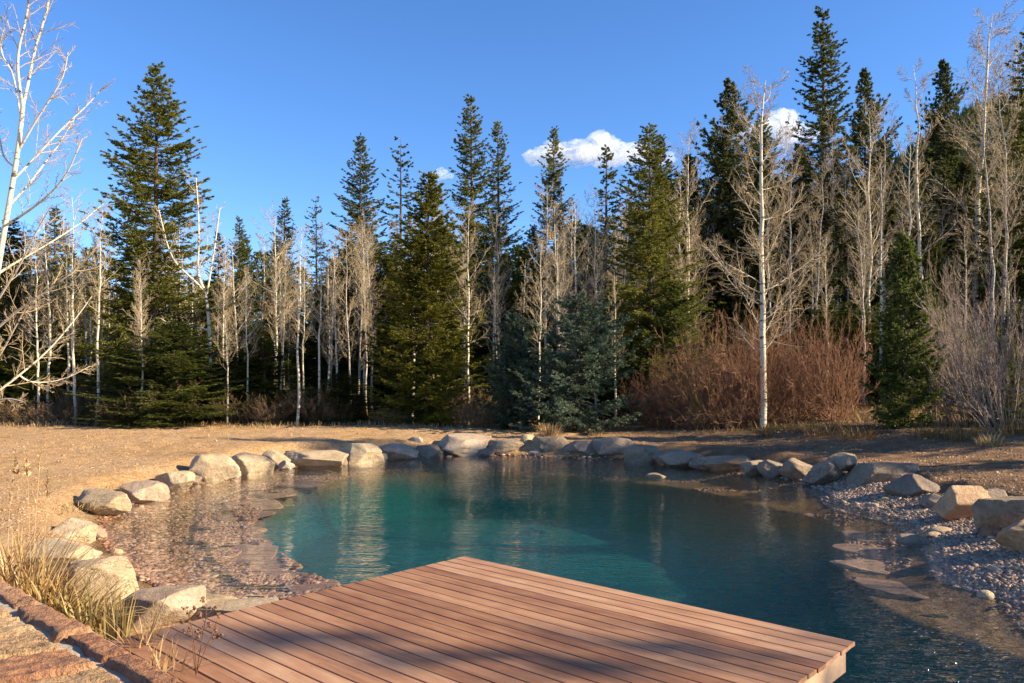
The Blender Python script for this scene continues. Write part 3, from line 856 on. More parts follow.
# mortar bed, uneven
nxm, nym = 260, 22
mx_ = np.linspace(-5.8, 3.0, nxm); my_ = np.linspace(-.325, .225, nym)
MX, MY = np.meshgrid(mx_, my_)
mz = -.005 + .014 * (vnoise(MX.ravel(), MY.ravel(), .06, 2) - .5) + .02 * (vnoise(MX.ravel(), MY.ravel(), .3, 3) - .5)
i = np.arange(nxm - 1)[None]; j = np.arange(nym - 1)[:, None] * nxm
mb = MB(); mb.add(np.stack([MX.ravel(), MY.ravel(), mz], 1), np.stack([j + i, j + i + 1, j + i + 1 + nxm, j + i + nxm], -1).reshape(-1, 4))
o = mb.obj('mortar_bed', M['mortar'], wall, smooth=True); o.location = (0, 0, WZ)

def cap_stone(x0, x1, y0, y1, skew, seed, mat, zoff=0.0):
    """a flat sandstone with an uneven outline and a pitted top"""
    rng = np.random.default_rng(seed)
    n = 34; m = max(8, int((y1 - y0) / (x1 - x0) * n))
    n = max(n, 20)
    u = np.linspace(0, 1, n); v = np.linspace(0, 1, m)
    U, Vv = np.meshgrid(u, v)
    ed = .020
    X = x0 + (x1 - x0) * U + skew * (Vv - .5)
    Yy = y0 + (y1 - y0) * Vv
    X = X + ed * (vnoise(Yy, X * .2 + seed, .10, seed) - .5) * 2 * np.abs(2 * U - 1) ** 3
    Yy = Yy + ed * (vnoise(X, Yy * .2 + seed * 2, .12, seed + 5) - .5) * 2 * np.abs(2 * Vv - 1) ** 3
    e = np.minimum(np.minimum(U, 1 - U) * (x1 - x0), np.minimum(Vv, 1 - Vv) * (y1 - y0))
    Z = .020 * (1 - np.exp(-e / .006)) - .012
    Z = Z + .014 * (vnoise(X, Yy, .09, seed + 1) - .5) + .011 * (vnoise(X, Yy, .035, seed + 2) - .5) + .03 * (vnoise(X, Yy, .4, seed + 3) - .5)
    Z = np.where(e < 1e-6, Z - .03, Z) + zoff
    i = np.arange(n - 1)[None]; j = np.arange(m - 1)[:, None] * n
    mb = MB(); mb.add(np.stack([X.ravel(), Yy.ravel(), Z.ravel()], 1), np.stack([j + i, j + i + 1, j + i + 1 + n, j + i + n], -1).reshape(-1, 4))
    o = mb.obj('cap_stone', mat, wall, smooth=True); o.location = (0, 0, WZ + .012)
    return o
rng = np.random.default_rng(4)
x = -4.2; k = 0
while x < 2.8:                                            # narrow outer row
    ln = rng.uniform(.34, .85); jy = rng.uniform(-.018, .022)
    cap_stone(x, x + ln - .02, .08 + rng.uniform(-.02, .02), .225 + jy, rng.uniform(-.06, .06), 500 + k, M['rock_red'], .004 + rng.uniform(-.008, .008)); x += ln; k += 1
x = -4.0
while x < 2.8:                                            # wide inner row
    ln = rng.uniform(.30, .46)
    cap_stone(x, x + ln - .03, -.33 if k % 2 else -.29, .055 + rng.uniform(-.012, .012), rng.uniform(.05, .16), 540 + k, M[['rock_gold', 'rock_gold', 'rock_red', 'rock_gold', 'rock_gold'][k % 5]]); x += ln; k += 1

# ------------------------------------------------------------------ trees: generators
UP = np.array([0, 0, 1.0])
def conifer(seed, H, R, zb=.04, step=None, nb=6, power=.85, lo=-14, hi=42, ragged=.22, needle=.095, m=9, blades=4, gap=0.0, bl=.10, name='crown', mat=None, droop=.12, taper_low=.12, blw=.30):
    rng = np.random.default_rng(seed)
    step = step or H / 46.0
    tr = MB()
    n = 10
    s = np.linspace(0, 1, n)
    P = np.stack([.012 * H * np.sin(s * 3 + seed) * s * .4, .012 * H * np.cos(s * 2.3 + seed) * s * .4, s * H], 1)
    tubes(tr, P, (1 - s) ** .8 * H * .0105 + .006, 7)
    O, D, LL, TN = [], [], [], []
    z = zb * H
    bP, bR = [], []
    while z < H * .992:
        t = (z - zb * H) / (H * (1 - zb))
        prof = min((1 - t) ** power, (1 - t) * 2.0) * (1 - math.exp(-(t + .02) / taper_low) * .45)
        for b in range(max(3, int(nb * (.8 + .3 * (1 - t)) + rng.uniform(-.7, .7)))):
            if rng.random() < gap: continue
            az = rng.uniform(0, 2 * math.pi)
            L = R * prof * rng.uniform(1 - ragged * 1.6, 1 + ragged) + .035 * R + .05
            pit = math.radians(lo + (hi - lo) * t ** 1.1 + rng.normal(0, 6))
            zz = z + rng.uniform(-.5, .5) * step
            q = np.linspace(0, 1, 6)
            rr = L * q * math.cos(pit)
            hz = L * (math.sin(pit) * q - droop * 4 * q * (1 - q) * .5 + .16 * q ** 2.5 * (1 - t))
            x0 = np.interp(zz, P[:, 2], P[:, 0]); y0 = np.interp(zz, P[:, 2], P[:, 1])
            wv = rng.normal(0, .05) * L * q ** 2
            pts = np.stack([x0 + math.cos(az) * rr - math.sin(az) * wv, y0 + math.sin(az) * rr + math.cos(az) * wv, zz + hz], 1)
            bP.append(pts); bR.append((1 - q) ** .9 * (.004 + L * .010) + .003)
            k = max(4, int(L / bl))
            ss = np.sort(rng.uniform(.10, 1.0, k)); ss[-1] = 1.0
            pos = np.stack([np.interp(ss, q, pts[:, c]) for c in range(3)], 1)
            d0 = unit(np.stack([np.gradient(pts[:, c]) for c in range(3)], 1))
            dd = unit(np.stack([np.interp(ss, q, d0[:, c]) for c in range(3)], 1))
            side = unit(np.cross(dd, UP)) * np.where(rng.random(k) < .5, -1, 1)[:, None]
            an = np.radians(rng.uniform(30, 68, k)); an[-1] = 0
            dr = dd * np.cos(an)[:, None] + side * np.sin(an)[:, None] + UP * rng.normal(-.10, .16, k)[:, None]
            O.append(pos); D.append(unit(dr))
            ll = np.minimum((blw * L * (1.12 - ss) + .10) * rng.uniform(.6, 1.2, k), .85)
            LL.append(ll); TN.append(np.full(k, rng.random()) * .55 + rng.random(k) * .45)
        z += step * (1 - .35 * t) * rng.uniform(.8, 1.2)
    tubes(tr, np.array(bP), np.array(bR), 3)
    O = np.concatenate(O); D = np.concatenate(D); LL = np.concatenate(LL); TN = np.concatenate(TN)
    nB = len(O)
    st = (np.arange(m) + rng.random((nB, m))) / m
    base = O[:, None] + D[:, None] * (LL[:, None] * st)[..., None]
    base[..., 2] -= (LL[:, None] * st ** 2 * .10)
    base = np.repeat(base[:, :, None], blades, 2)
    rd = rng.normal(size=(nB, m, blades, 3))
    dirn = unit(D[:, None, None] * 1.0 + rd * .42 + UP * .06)
    ln = needle * rng.uniform(.7, 1.35, (nB, m, blades, 1))
    wd = unit(np.cross(dirn, rng.normal(size=dirn.shape))) * ln * .17
    a = base; c = base + dirn * ln; b = base + dirn * ln * .45 + wd; d = base + dirn * ln * .45 - wd
    V = np.stack([a, b, c, d], -2).reshape(-1, 3)
    q = np.arange(len(V)).reshape(-1, 4)
    cr = MB(); cr.add(V, q, np.repeat(np.repeat(TN, m * blades) * .75 + rng.random(nB * m * blades) * .25, 4))
    return tr.mesh('trunk', M['bark'], True), cr.mesh(name, mat or M['needle']), H, R

def grow(rng, O, D, L, n, up, wig):
    """vectorised curved shoots: O,D (N,3), L (N,) -> (N,n,3)"""
    N_ = len(O); P = np.empty((N_, n, 3)); P[:, 0] = O; d = D.copy()
    for k in range(1, n):
        P[:, k] = P[:, k - 1] + d * (L / (n - 1))[:, None]
        d = unit(d + UP * up + rng.normal(0, wig, (N_, 3)))
    return P

def sprout(rng, P, Lp, per, s0, s1, ang, ratio, lmin, taper=.6):
    """side shoots from parent polylines"""
    N_, n, _ = P.shape
    s = s0 + (s1 - s0) * (np.arange(per)[None] + rng.random((N_, per))) / per
    x = s * (n - 1); i = np.clip(x.astype(int), 0, n - 2); f = (x - i)[..., None]
    r = np.arange(N_)[:, None]
    pos = P[r, i] * (1 - f) + P[r, i + 1] * f
    dr = unit(P[r, i + 1] - P[r, i])
    pr = unit(np.cross(dr, rng.normal(size=dr.shape)))
    a = np.radians(rng.uniform(ang[0], ang[1], (N_, per)))[..., None]
    d = unit(dr * np.cos(a) + pr * np.sin(a))
    L = np.maximum(Lp[:, None] * ratio * (1 - taper * s) * rng.uniform(.6, 1.25, (N_, per)), lmin)
    return pos.reshape(-1, 3), d.reshape(-1, 3), L.reshape(-1), s.reshape(-1)

def radii(r0, n, r1=.3):
    q = np.linspace(0, 1, n)[None]
    return np.asarray(r0)[:, None] * (1 - q * (1 - r1))

def aspen(seed, H, clear=.42, nbr=30, spread=.25, per2=9, per3=8, tw=1.0, trunk_mat='aspen', twig='twig', lean=.02, ang=(32, 62), up=.10, thick=1.0):
    rng = np.random.default_rng(seed)
    n = 16
    s = np.linspace(0, 1, n)
    wob = np.cumsum(rng.normal(0, .0035 * H, (n, 2)), 0)
    P = np.stack([wob[:, 0] + lean * H * s ** 2 * math.cos(seed), wob[:, 1] + lean * H * s ** 2 * math.sin(seed), s * H], 1); P[0, :2] = 0
    tr = MB(); r0 = (H * .0060 + .012) * thick
    tubes(tr, P, (r0 * (1 - s) ** (.85 if thick == 1 else .62) + .006), 9, .5)
    o1, d1, L1, s1 = sprout(rng, P[None], np.array([H * spread]), nbr, clear, .98, ang, 1.0, .15, .62)
    L1 *= np.clip((s1 - clear) * 9 + .55, .55, 1)
    P1 = grow(rng, o1, d1, L1, 8, up, .09)
    rb = np.minimum(r0 * (1 - s1) ** .85 * .5 + .003, .0045 + L1 * .0052)
    tubes(tr, P1, radii(rb, 8, .28), 5, .5)
    cr = MB()
    o2, d2, L2, s2 = sprout(rng, P1, L1, per2, .15, 1.0, (25, 60), .42, .12)
    P2 = grow(rng, o2, d2, L2, 5, up * .9, .12)
    tubes(cr, P2, radii(np.full(len(L2), .0055) + L2 * .0045, 5, .4), 4, .45 + .55 * rng.random(len(L2)))
    o3, d3, L3, s3 = sprout(rng, P2, L2, per3, .15, 1.0, (25, 60), .45, .08)
    P3 = grow(rng, o3, d3, L3, 4, up * .6, .16)
    tubes(cr, P3, radii(np.full(len(L3), .0048 * tw), 4, .55), 3, .7 * rng.random(len(L3)))
    return tr.mesh('trunk', M[trunk_mat], True), cr.mesh('crown', M[twig], True), H, H * spread

def shrub(seed, H, R, stems=70, mat='stem_red', per2=9, per3=6, spread=(5, 55), r=.0135, up=.05, wig=.10, base=.35):
    rng = np.random.default_rng(seed)
    az = rng.uniform(0, 6.283, stems); an = np.radians(rng.uniform(spread[0], spread[1], stems))
    D = np.stack([np.cos(az) * np.sin(an), np.sin(az) * np.sin(an), np.cos(an)], 1)
    O = np.stack([np.cos(az), np.sin(az), 0 * az], 1) * (rng.random(stems) ** .5 * R * base)[:, None]
    L = H * rng.uniform(.65, 1.08, stems)
    P = grow(rng, O, D, L, 9, up, wig)
    a = MB(); tubes(a, P, radii(r * rng.uniform(.6, 1.2, stems), 9, .3), 4, rng.random(stems))
    o2, d2, L2, _ = sprout(rng, P, L, per2, .22, 1, (18, 50), .36, .12)
    P2 = grow(rng, o2, d2, L2, 5, up * 1.3, wig * 1.2)
    b = MB(); tubes(b, P2, radii(np.full(len(L2), r * .5), 5, .4), 3, rng.random(len(L2)))
    o3, d3, L3, _ = sprout(rng, P2, L2, per3, .2, 1, (20, 50), .42, .07)
    P3 = grow(rng, o3, d3, L3, 3, up, wig)
    tubes(b, P3, radii(np.full(len(L3), r * .36), 3, .5), 3, rng.random(len(L3)))
    return a.mesh('stems', M[mat], True), b.mesh('twigs', M[mat], True), H, R

def place(name, proto, loc, rz, sz, sxy, label, cat, group, parts=('trunk', 'crown')):
    t = empty(name, loc, rz)
    t.scale = (sxy, sxy, sz)
    for nm, me in zip(parts, proto[:2]):
        o = bpy.data.objects.new(nm, me); COL.objects.link(o); o.parent = t
    return tag(t, label, cat, group)

rnd = random.Random(3)
def at_px(name, proto, u, Y, vtop, wpx, label, cat, group=None, parts=('trunk', 'crown'), sink=.08, zoff=0.0, rz=None):
    x = (u - 512) / F * Y
    z = gz(x, Y) - sink + zoff
    h = EYE + (HOR - vtop) / F * Y - z
    sz = h / proto[2]
    sxy = (wpx / 2 / F * Y) / proto[3] if wpx else sz
    return place(name, proto, (x, Y, z), rnd.uniform(0, 6.28) if rz is None else rz, sz, sxy, label, cat, group, parts)

# prototypes (meshes only)
C_full = [conifer(101, 16, 2.9, nb=8, power=.62), conifer(102, 16, 2.9, nb=7, power=.66, ragged=.3)]
C_spire = [conifer(111, 18, 2.4, nb=7, power=.66, lo=-10, hi=38), conifer(112, 18, 2.4, nb=7, power=.6, ragged=.3, lo=-16), conifer(113, 18, 2.4, nb=6, power=.68, gap=.1, ragged=.32)]
C_thin = [conifer(121, 15, 2.2, nb=5, power=.6, gap=.15, lo=-12, hi=25, step=.5, bl=.13, blw=.22), conifer(122, 13, 1.4, nb=5, power=.5, gap=.2, ragged=.45, step=.42)]
C_sunlit = conifer(131, 12, 2.5, nb=8, power=.75, step=.24, lo=-8, mat=M['needle_sunlit'])
M['needle_lit'] = needle_mat('lit_spruce_needles', (.036, .050, .012), (.125, .145, .026), (.26, .26, .05))  # lighter needle copy: sun on the low spruces painted into the colour
C_wide = conifer(141, 11, 3.2, nb=8, power=.6, step=.25, lo=-10, ragged=.32, mat=M['needle_lit'])
C_blue = [conifer(151, 4.6, 2.3, nb=7, power=.42, step=.24, lo=-4, hi=46, needle=.085, mat=M['needle_blue'], zb=.02, ragged=.3, bl=.09, droop=.05), conifer(152, 4.6, 1.6, nb=8, power=.65, step=.16, lo=0, needle=.085, mat=M['needle_blue'], zb=.02, bl=.09)]
C_young = conifer(161, 5.5, 1.25, nb=7, power=.7, step=.17, lo=-4, hi=45, needle=.085, mat=M['needle_fresh'], zb=.02, bl=.09)
C_pine = conifer(171, 16, 2.6, nb=8, power=.42, ragged=.45, gap=.06, lo=-5, hi=50, needle=.14, mat=M['pine'], zb=.2, step=.42, bl=.14)
A_tall = [aspen(201 + k, 12, clear=[.40, .36, .45, .34][k], nbr=[34, 38, 30, 36][k], spread=[.24, .26, .2, .28][k]) for k in range(4)]
A_grey = [aspen(221 + k, 13, clear=[.30, .45, .38][k], nbr=36, spread=.22, trunk_mat='aspen_grey', twig='twig', tw=1.0) for k in range(3)]
A_big = aspen(241, 11.5, clear=.20, nbr=58, spread=.25, per2=12, per3=10, ang=(38, 78), up=.10, thick=1.3)
A_slim = [aspen(251 + k, 10, clear=.3, nbr=30, spread=.17, per2=9, per3=8, lean=.03) for k in range(3)]

# ------------------------------------------------------------------ trees: the ones one can point to
GS = 'spruces with their tops against the sky'
def conif(proto, u, Y, vt, w, label, name='spruce_tree', group=GS, **k):
    w = w * (1.22 if group == GS else 1.1)
    return at_px(name, proto, u, Y, vt, w, label, 'conifer', group, **k)
conif(C_full[0], 155, 29, 68, 128, 'tall broad dark spruce standing alone above the left aspens')
conif(C_wide, 176, 26.6, 322, 150, 'low dark spruce with wide skirts at the foot of the tall left spruce', group='low spruces along the forest edge')
conif(C_spire[1], 56, 33, 208, 62, 'spruce with thin top behind the aspens at the far left')
conif(C_full[1], 8, 30, 222, 120, 'dark spruce at the left edge behind leaning pale aspen')
conif(C_spire[0], 240, 36, 217, 44, 'small pointed spruce top between aspens left of centre')
conif(C_spire[2], 218, 40, 232, 40, 'lesser spruce top just left of small pointed one')
conif(C_spire[0], 284, 37, 198, 46, 'sharp spruce top fourth from left, among pale aspens')
conif(C_thin[0], 317, 42, 196, 44, 'sparse dark spruce top just right of the sharp one')
conif(C_spire[1], 361, 38, 136, 66, 'dense spruce left of the open branched one, behind sunlit spruce')
conif(C_thin[0], 400, 36, 139, 66, 'open branched dark spruce with gaps between its boughs')
conif(C_sunlit, 427, 26.6, 172, 108, 'sunlit yellow green spruce reaching down to the far bank')
conif(C_spire[0], 472, 38, 95, 70, 'taller of the two close dark spruces at centre')
conif(C_spire[2], 498, 40, 121, 62, 'shorter brown tipped one of the two close spruces at centre')
conif(C_spire[1], 555, 38, 128, 56, 'narrow spruce rising before the left end of the cloud')
conif(C_thin[1], 606, 40, 144, 50, 'thin sparse conifer top in front of the cloud')
conif(C_full[1], 649, 29.5, 128, 112, 'dark spruce with ragged tip right of the cloud')
conif(C_pine, 731, 36, 83, 78, 'rough bushy topped conifer left of the big white aspen', 'pine_tree')
conif(C_full[0], 762, 42, 118, 80, 'dark conifer hidden behind the big white aspen')
conif(C_spire[0], 823, 37, 8, 92, 'tallest spruce of the right side, piercing the top of sky')
conif(C_pine, 866, 40, 73, 62, 'bushy dark pine right of the tallest spruce', 'pine_tree')
conif(C_pine, 945, 42, 64, 62, 'round topped pine between bare aspens at right', 'pine_tree')
conif(C_spire[1], 1032, 34, 22, 96, 'dark spruce cut by the right edge of the picture')
conif(C_blue[0], 577, 24.6, 300, 124, 'wide blue green spruce above the dry tuft on far bank', 'blue_spruce', 'blue spruces on the far bank')
conif(C_blue[1], 514, 25.4, 316, 70, 'narrower blue spruce between sunlit and wide blue spruce', 'blue_spruce', 'blue spruces on the far bank')
conif(C_young, 905, 20.4, 236, 70, 'small fresh green spruce on the right bank beside red shrub', 'young_spruce', 'low spruces along the forest edge')
conif(C_wide, 1004, 20.5, 338, 84, 'low dark spruce under the grey shrub near right edge', group='low spruces along the forest edge')

# prominent bare aspens
GA = 'bare pale aspens one can pick out'
def asp(proto, u, Y, vt, label, w=None, group=GA, **k):
    return at_px('aspen_tree', proto, u, Y, vt, w, label, 'aspen', group, **k)
asp(A_big, 763, 23.2, 74, 'big white trunked bare aspen standing right before the red shrubs')
asp(A_tall[0], 75, 27.0, 196, 'pale bare aspen at far left, second trunk before the dark spruces')
asp(A_slim[0], 50, 27.5, 215, 'thin bare aspen leftmost of the cluster before the dark spruces')
asp(A_tall[2], 96, 26.6, 208, 'slanting pale aspen nearest the tall broad spruce on its left')
asp(A_slim[1], 67, 28.2, 225, 'spindly bare aspen in the middle of the far left cluster')
asp(A_slim[2], 88, 29, 235, 'short bare aspen peeping behind slanting pale aspen')
asp(A_tall[1], 238, 30, 244, 'full white aspen standing under the small pointed spruce top')
asp(A_slim[1], 222, 29.5, 248, 'slender aspen right beside crooked white aspen')
asp(A_tall[3], 276, 31, 215, 'white aspen in front of the sharp spruce top')
asp(A_slim[0], 264, 32, 235, 'slender pale aspen left of the white one under sharp spruce')
asp(A_tall[2], 297, 26.2, 226, 'tallest clean pale trunk reaching the dirt field edge, left of sunlit spruce')
asp(A_tall[0], 318, 27.4, 232, 'pale forked aspen just right of the clean trunk')
asp(A_slim[2], 338, 28, 250, 'thin pale aspen third right of the clean trunk')
asp(A_grey[0], 350, 30, 236, 'brown twiggy aspen before the dense spruce')
asp(A_grey[2], 372, 31, 228, 'brownish twiggy aspen left of sunlit spruce')
asp(A_grey[1], 498, 31, 214, 'grey bare aspen beneath the two close spruces')
asp(A_grey[0], 463, 32, 240, 'grey twiggy aspen right behind sunlit spruce')
asp(A_tall[0], 547, 31, 186, 'pale spreading aspen under the narrow centre spruce')
asp(A_slim[0], 558, 32, 200, 'thin straight aspen touching the spreading one')
asp(A_tall[2], 597, 29.5, 192, 'straight white aspen behind the wide blue spruce')
asp(A_grey[2], 622, 33, 190, 'grey aspen between blue spruce and ragged dark spruce')
asp(A_tall[1], 688, 31, 138, 'tall white aspen between ragged dark spruce and rough conifer')
asp(A_slim[1], 680, 32, 180, 'thin white trunk left of tall white aspen')
asp(A_grey[1], 790, 32, 150, 'brown aspen right behind big white aspen')
asp(A_tall[3], 868, 33, 112, 'bare aspen in front of bushy dark pine')
asp(A_grey[0], 884, 34, 105, 'tall twiggy aspen right of bushy dark pine')
asp(A_tall[2], 908, 30, 132, 'leaning bare aspen with white upper trunk at right')
asp(A_slim[2], 922, 33, 60, 'high thin bare aspen left of round topped pine')
asp(A_big, 975, 36, 16, 'very tall bare aspen with crown against sky at right')
asp(A_grey[1], 1003, 30, 70, 'double trunked grey aspen near the right edge', w=None)
asp(A_grey[2], 992, 29, 95, 'grey aspen joined to the double trunk near right edge')
asp(A_tall[1], 1012, 38, 42, 'bare aspen crown in the top right corner')

# background forest: nothing tells one from another
def fill(n, u0, u1, Y0, Y1, v0, v1, protos, name, cat, label, group, wr=(44, 80)):
    rr = random.Random(hash((n, u0)) % 9973)
    for k in range(n):
        u = u0 + (u1 - u0) * (k + rr.random()) / n if cat == 'conifer' else rr.uniform(u0, u1)
        Y = rr.uniform(Y0, Y1); vt = rr.uniform(v0, v1)
        p = rr.choice(protos)
        w = rr.uniform(*wr) * 33 / Y if wr else None
        at_px(name, p, u, Y, vt, w, label, cat, group)
DARK = C_spire + C_full
fill(22, -90, 345, 31, 46, 262, 330, DARK, 'spruce_tree', 'conifer', 'dark spruce in the shaded wood behind the sunlit dirt field', 'dark spruces behind the dirt field', (70, 120))
fill(14, -60, 345, 26.4, 29.5, 335, 395, [C_wide, C_full[0]], 'spruce_tree', 'conifer', 'low dark spruce at the edge of the sunlit dirt field', 'low spruces at the edge of dirt field', (80, 120))
fill(22, 340, 660, 32, 46, 225, 300, DARK, 'spruce_tree', 'conifer', 'dark spruce deep in the shaded wood behind the far bank', 'dark spruces behind the far bank', (70, 120))
fill(5, 470, 680, 28, 32, 345, 385, [C_wide], 'spruce_tree', 'conifer', 'low dark spruce under the trees behind the far bank', 'low spruces behind the far bank', (80, 120))
fill(30, 655, 1080, 33, 48, 130, 250, DARK + [C_pine], 'spruce_tree', 'conifer', 'dark spruce deep in the wood on the right slope', 'dark spruces on the right slope', (70, 120))
fill(12, 660, 1060, 27, 33, 280, 350, [C_wide, C_full[1]], 'spruce_tree', 'conifer', 'low dark spruce at the foot of the right slope', 'low spruces on the right slope', (80, 120))
fill(32, -30, 345, 25.9, 34, 225, 300, A_slim + A_tall + A_grey[1:], 'aspen_tree', 'aspen', 'slim bare aspen in the crowd behind the sunlit dirt field', 'slim aspens behind the dirt field', None)
fill(40, 340, 690, 26.6, 37, 200, 275, A_grey + A_tall + A_slim, 'aspen_tree', 'aspen', 'slim bare aspen in the shade behind the far bank', 'slim aspens behind the far bank', None)
fill(34, 690, 1050, 28, 42, 120, 240, A_grey + A_slim + A_tall[2:3], 'aspen_tree', 'aspen', 'slim bare aspen in the wood on the right slope', 'slim aspens on the right slope', None)

# farther in, the wood reads as one mass
def far_wood():
    rr = np.random.default_rng(77)
    src = []
    for k in range(3):
        me_t, me_c, H_, R_ = conifer(181 + k, 14, 3.0, nb=7, power=.6, step=.55, m=3, blades=2, needle=.34, bl=.22)
        co = np.empty(len(me_c.vertices) * 3, np.float32); me_c.vertices.foreach_get('co', co)
        tn = np.empty(len(me_c.vertices), np.float32); me_c.attributes['tone'].data.foreach_get('value', tn)
        src.append((co.reshape(-1, 3) / H_, tn)); bpy.data.meshes.remove(me_t); bpy.data.meshes.remove(me_c)
    mb = MB()
    for k in range(110):
        u = -260 + 1560 * (k + rr.random()) / 110; Y = rr.uniform(50, 76)
        vt = np.interp(u, [0, 330, 520, 700, 900, 1024], [268, 262, 235, 205, 180, 150]) + rr.uniform(-22, 30)
        x = (u - 512) / F * Y; z = gz(x, Y) - .2
        h = EYE + (HOR - vt) / F * Y - z
        V, tn = src[k % 3]
        a = rr.uniform(0, 6.28); c, sn = math.cos(a), math.sin(a)
        V = V * np.array([h ** .5 * 3.9, h ** .5 * 3.9, h])
        V = np.stack([V[:, 0] * c - V[:, 1] * sn, V[:, 0] * sn + V[:, 1] * c, V[:, 2]], 1) + np.array([x, Y, z])
        mb.add(V, np.arange(len(V)).reshape(-1, 4), tn)
    tag(mb.obj('far_wood', M['needle']), 'dense dark conifer wood filling the gaps behind all nearer trees', 'wood', kind='stuff')
far_wood()

# the leaning aspen at the near left: limbs as they fork in the photograph, given their own depth
def px_tree(name, Y, lines, label, group, seed, twigs=(6, 6), tw=1.0, mat='aspen', twig='twig', base=None):
    rng = np.random.default_rng(seed)
    u0, v0 = lines[0][0][0]
    bx = (u0 - 512) / F * Y; bz = EYE - (v0 - HOR) / F * Y
    bz0 = gz(bx, Y) - .1
    root = empty(name, (bx, Y, bz0))
    tr = MB(); cr = MB(); trunk_o = None
    PL, LN = [], []
    for pts, r0, r1, dep in lines:
        n = 14
        p = np.array(pts, float); dl = np.concatenate([[0], np.cumsum(np.hypot(*np.diff(p, axis=0).T))]); q = np.linspace(0, dl[-1], n)
        uu = np.interp(q, dl, p[:, 0]); vv = np.interp(q, dl, p[:, 1])
        # soften the corners
        for _ in range(2):
            uu[1:-1] = (uu[:-2] + 2 * uu[1:-1] + uu[2:]) / 4; vv[1:-1] = (vv[:-2] + 2 * vv[1:-1] + vv[2:]) / 4
        s = np.linspace(0, 1, n)
        yy = Y + dep[0] + (dep[1] - dep[0]) * s
        P = np.stack([(uu - 512) / F * yy, yy, EYE - (vv - HOR) / F * yy], 1) - np.array([bx, Y, bz0])
        R = (r0 + (r1 - r0) * s) * .56 / F * Y
        if len(PL) == 0: P[0, 2] = min(P[0, 2], 0)
        tubes(tr, P, R, 8, .5)
        PL.append(P); LN.append(np.linalg.norm(np.diff(P, axis=0), axis=1).sum())
    PL = np.array(PL); LN = np.array(LN)
    P1, L1 = PL[1:], LN[1:]
    o2, d2, L2, _ = sprout(rng, P1, L1, twigs[0], .15, 1, (22, 58), .30, .15)
    P2 = grow(rng, o2, d2, L2, 6, .06, .12)
    tubes(cr, P2, radii(.004 * tw + L2 * .006, 6, .35), 4, .5 + .5 * rng.random(len(L2)))
    o3, d3, L3, _ = sprout(rng, P2, L2, twigs[1], .15, 1, (25, 60), .42, .08)
    P3 = grow(rng, o3, d3, L3, 4, .05, .15)
    tubes(cr, P3, radii(np.full(len(L3), .0045 * tw), 4, .5), 3, .3 + .6 * rng.random(len(L3)))
    tr.obj('trunk', M[mat], root, True); cr.obj('crown', M[twig], root, True)
    return tag(root, label, 'aspen', group)

px_tree('aspen_tree', 14.0, [
    ([(-26, 478), (-12, 340), (-3, 270), (5, 228), (14, 175), (22, 130), (23, 106)], 6.5, 3.6, (0, 0)),
    ([(23, 108), (17, 72), (17, 48), (27, 20), (31, -20), (36, -60)], 2.6, 1.0, (0, -.5)),
    ([(23, 106), (31, 70), (36, 42), (45, 22), (50, -5), (55, -60)], 2.8, 1.0, (0, .5)),
    ([(20, 148), (35, 122), (52, 96), (64, 77), (68, 52)], 2.1, .8, (0, -.4)),
    ([(13, 180), (35, 158), (61, 129), (87, 106), (105, 85)], 2.1, .7, (0, .6)),
    ([(5, 226), (32, 209), (55, 190), (69, 171), (82, 138)], 2.4, .8, (0, -.7)),
    ([(10, 205), (30, 183), (62, 140), (75, 118)], 1.9, .7, (0, .8)),
    ([(16, 168), (4, 160), (-2, 130), (-4, 105)], 1.7, .8, (0, .2)),
    ([(21, 118), (12, 66), (2, 60), (-1, 40), (8, 20)], 1.5, .7, (0, -.3)),
    ([(-4, 275), (16, 262), (42, 248), (80, 224), (104, 203)], 2.3, .7, (0, .9)),
    ([(-11, 335), (0, 326), (24, 305), (39, 297), (69, 275), (96, 250)], 2.7, .8, (0, -.6)),
    ([(-17, 400), (0, 391), (19, 375), (35, 363), (53, 346), (78, 316), (92, 296)], 2.5, .7, (0, .5)),
    ([(19, 375), (29, 383), (52, 382), (70, 377), (90, 366)], 1.6, .6, (.15, .6)),
    ([(-14, 375), (2, 352), (18, 322), (30, 300)], 2.0, .8, (0, -.8)),
    ([(-20, 420), (-4, 400), (10, 398), (24, 402)], 1.8, .7, (0, -.4)),
    ([(-8, 310), (4, 290), (22, 262), (34, 235), (52, 205)], 2.2, .7, (0, -1.0)),
    ], 'leaning pale aspen with bare white limbs crossing the left edge', GA, 71, (16, 9))
px_tree('aspen_tree', 28.0, [
    ([(212, 432), (210, 380), (210, 347), (208, 305), (205, 291)], 3.6, 2.6, (0, 0)),
    ([(205, 291), (197, 278), (199, 237), (198, 205), (196, 178)], 2.4, .8, (0, 0)),
    ([(205, 292), (193, 279), (178, 267), (170, 255), (164, 232), (158, 206)], 2.2, .7, (0, -.5)),
    ([(207, 294), (212, 264), (216, 238), (220, 208)], 1.8, .6, (0, .4)),
    ([(210, 350), (198, 347), (185, 357), (170, 358), (158, 354)], 2.0, .7, (0, -.9)),
    ([(209, 330), (190, 326), (176, 328), (160, 318)], 1.6, .6, (0, -.9)),
    ([(208, 310), (226, 303), (240, 297), (252, 299)], 1.4, .5, (0, -.4)),
    ], 'crooked forked white aspen right of the tall broad spruce', GA, 72, (16, 9), 1.7)

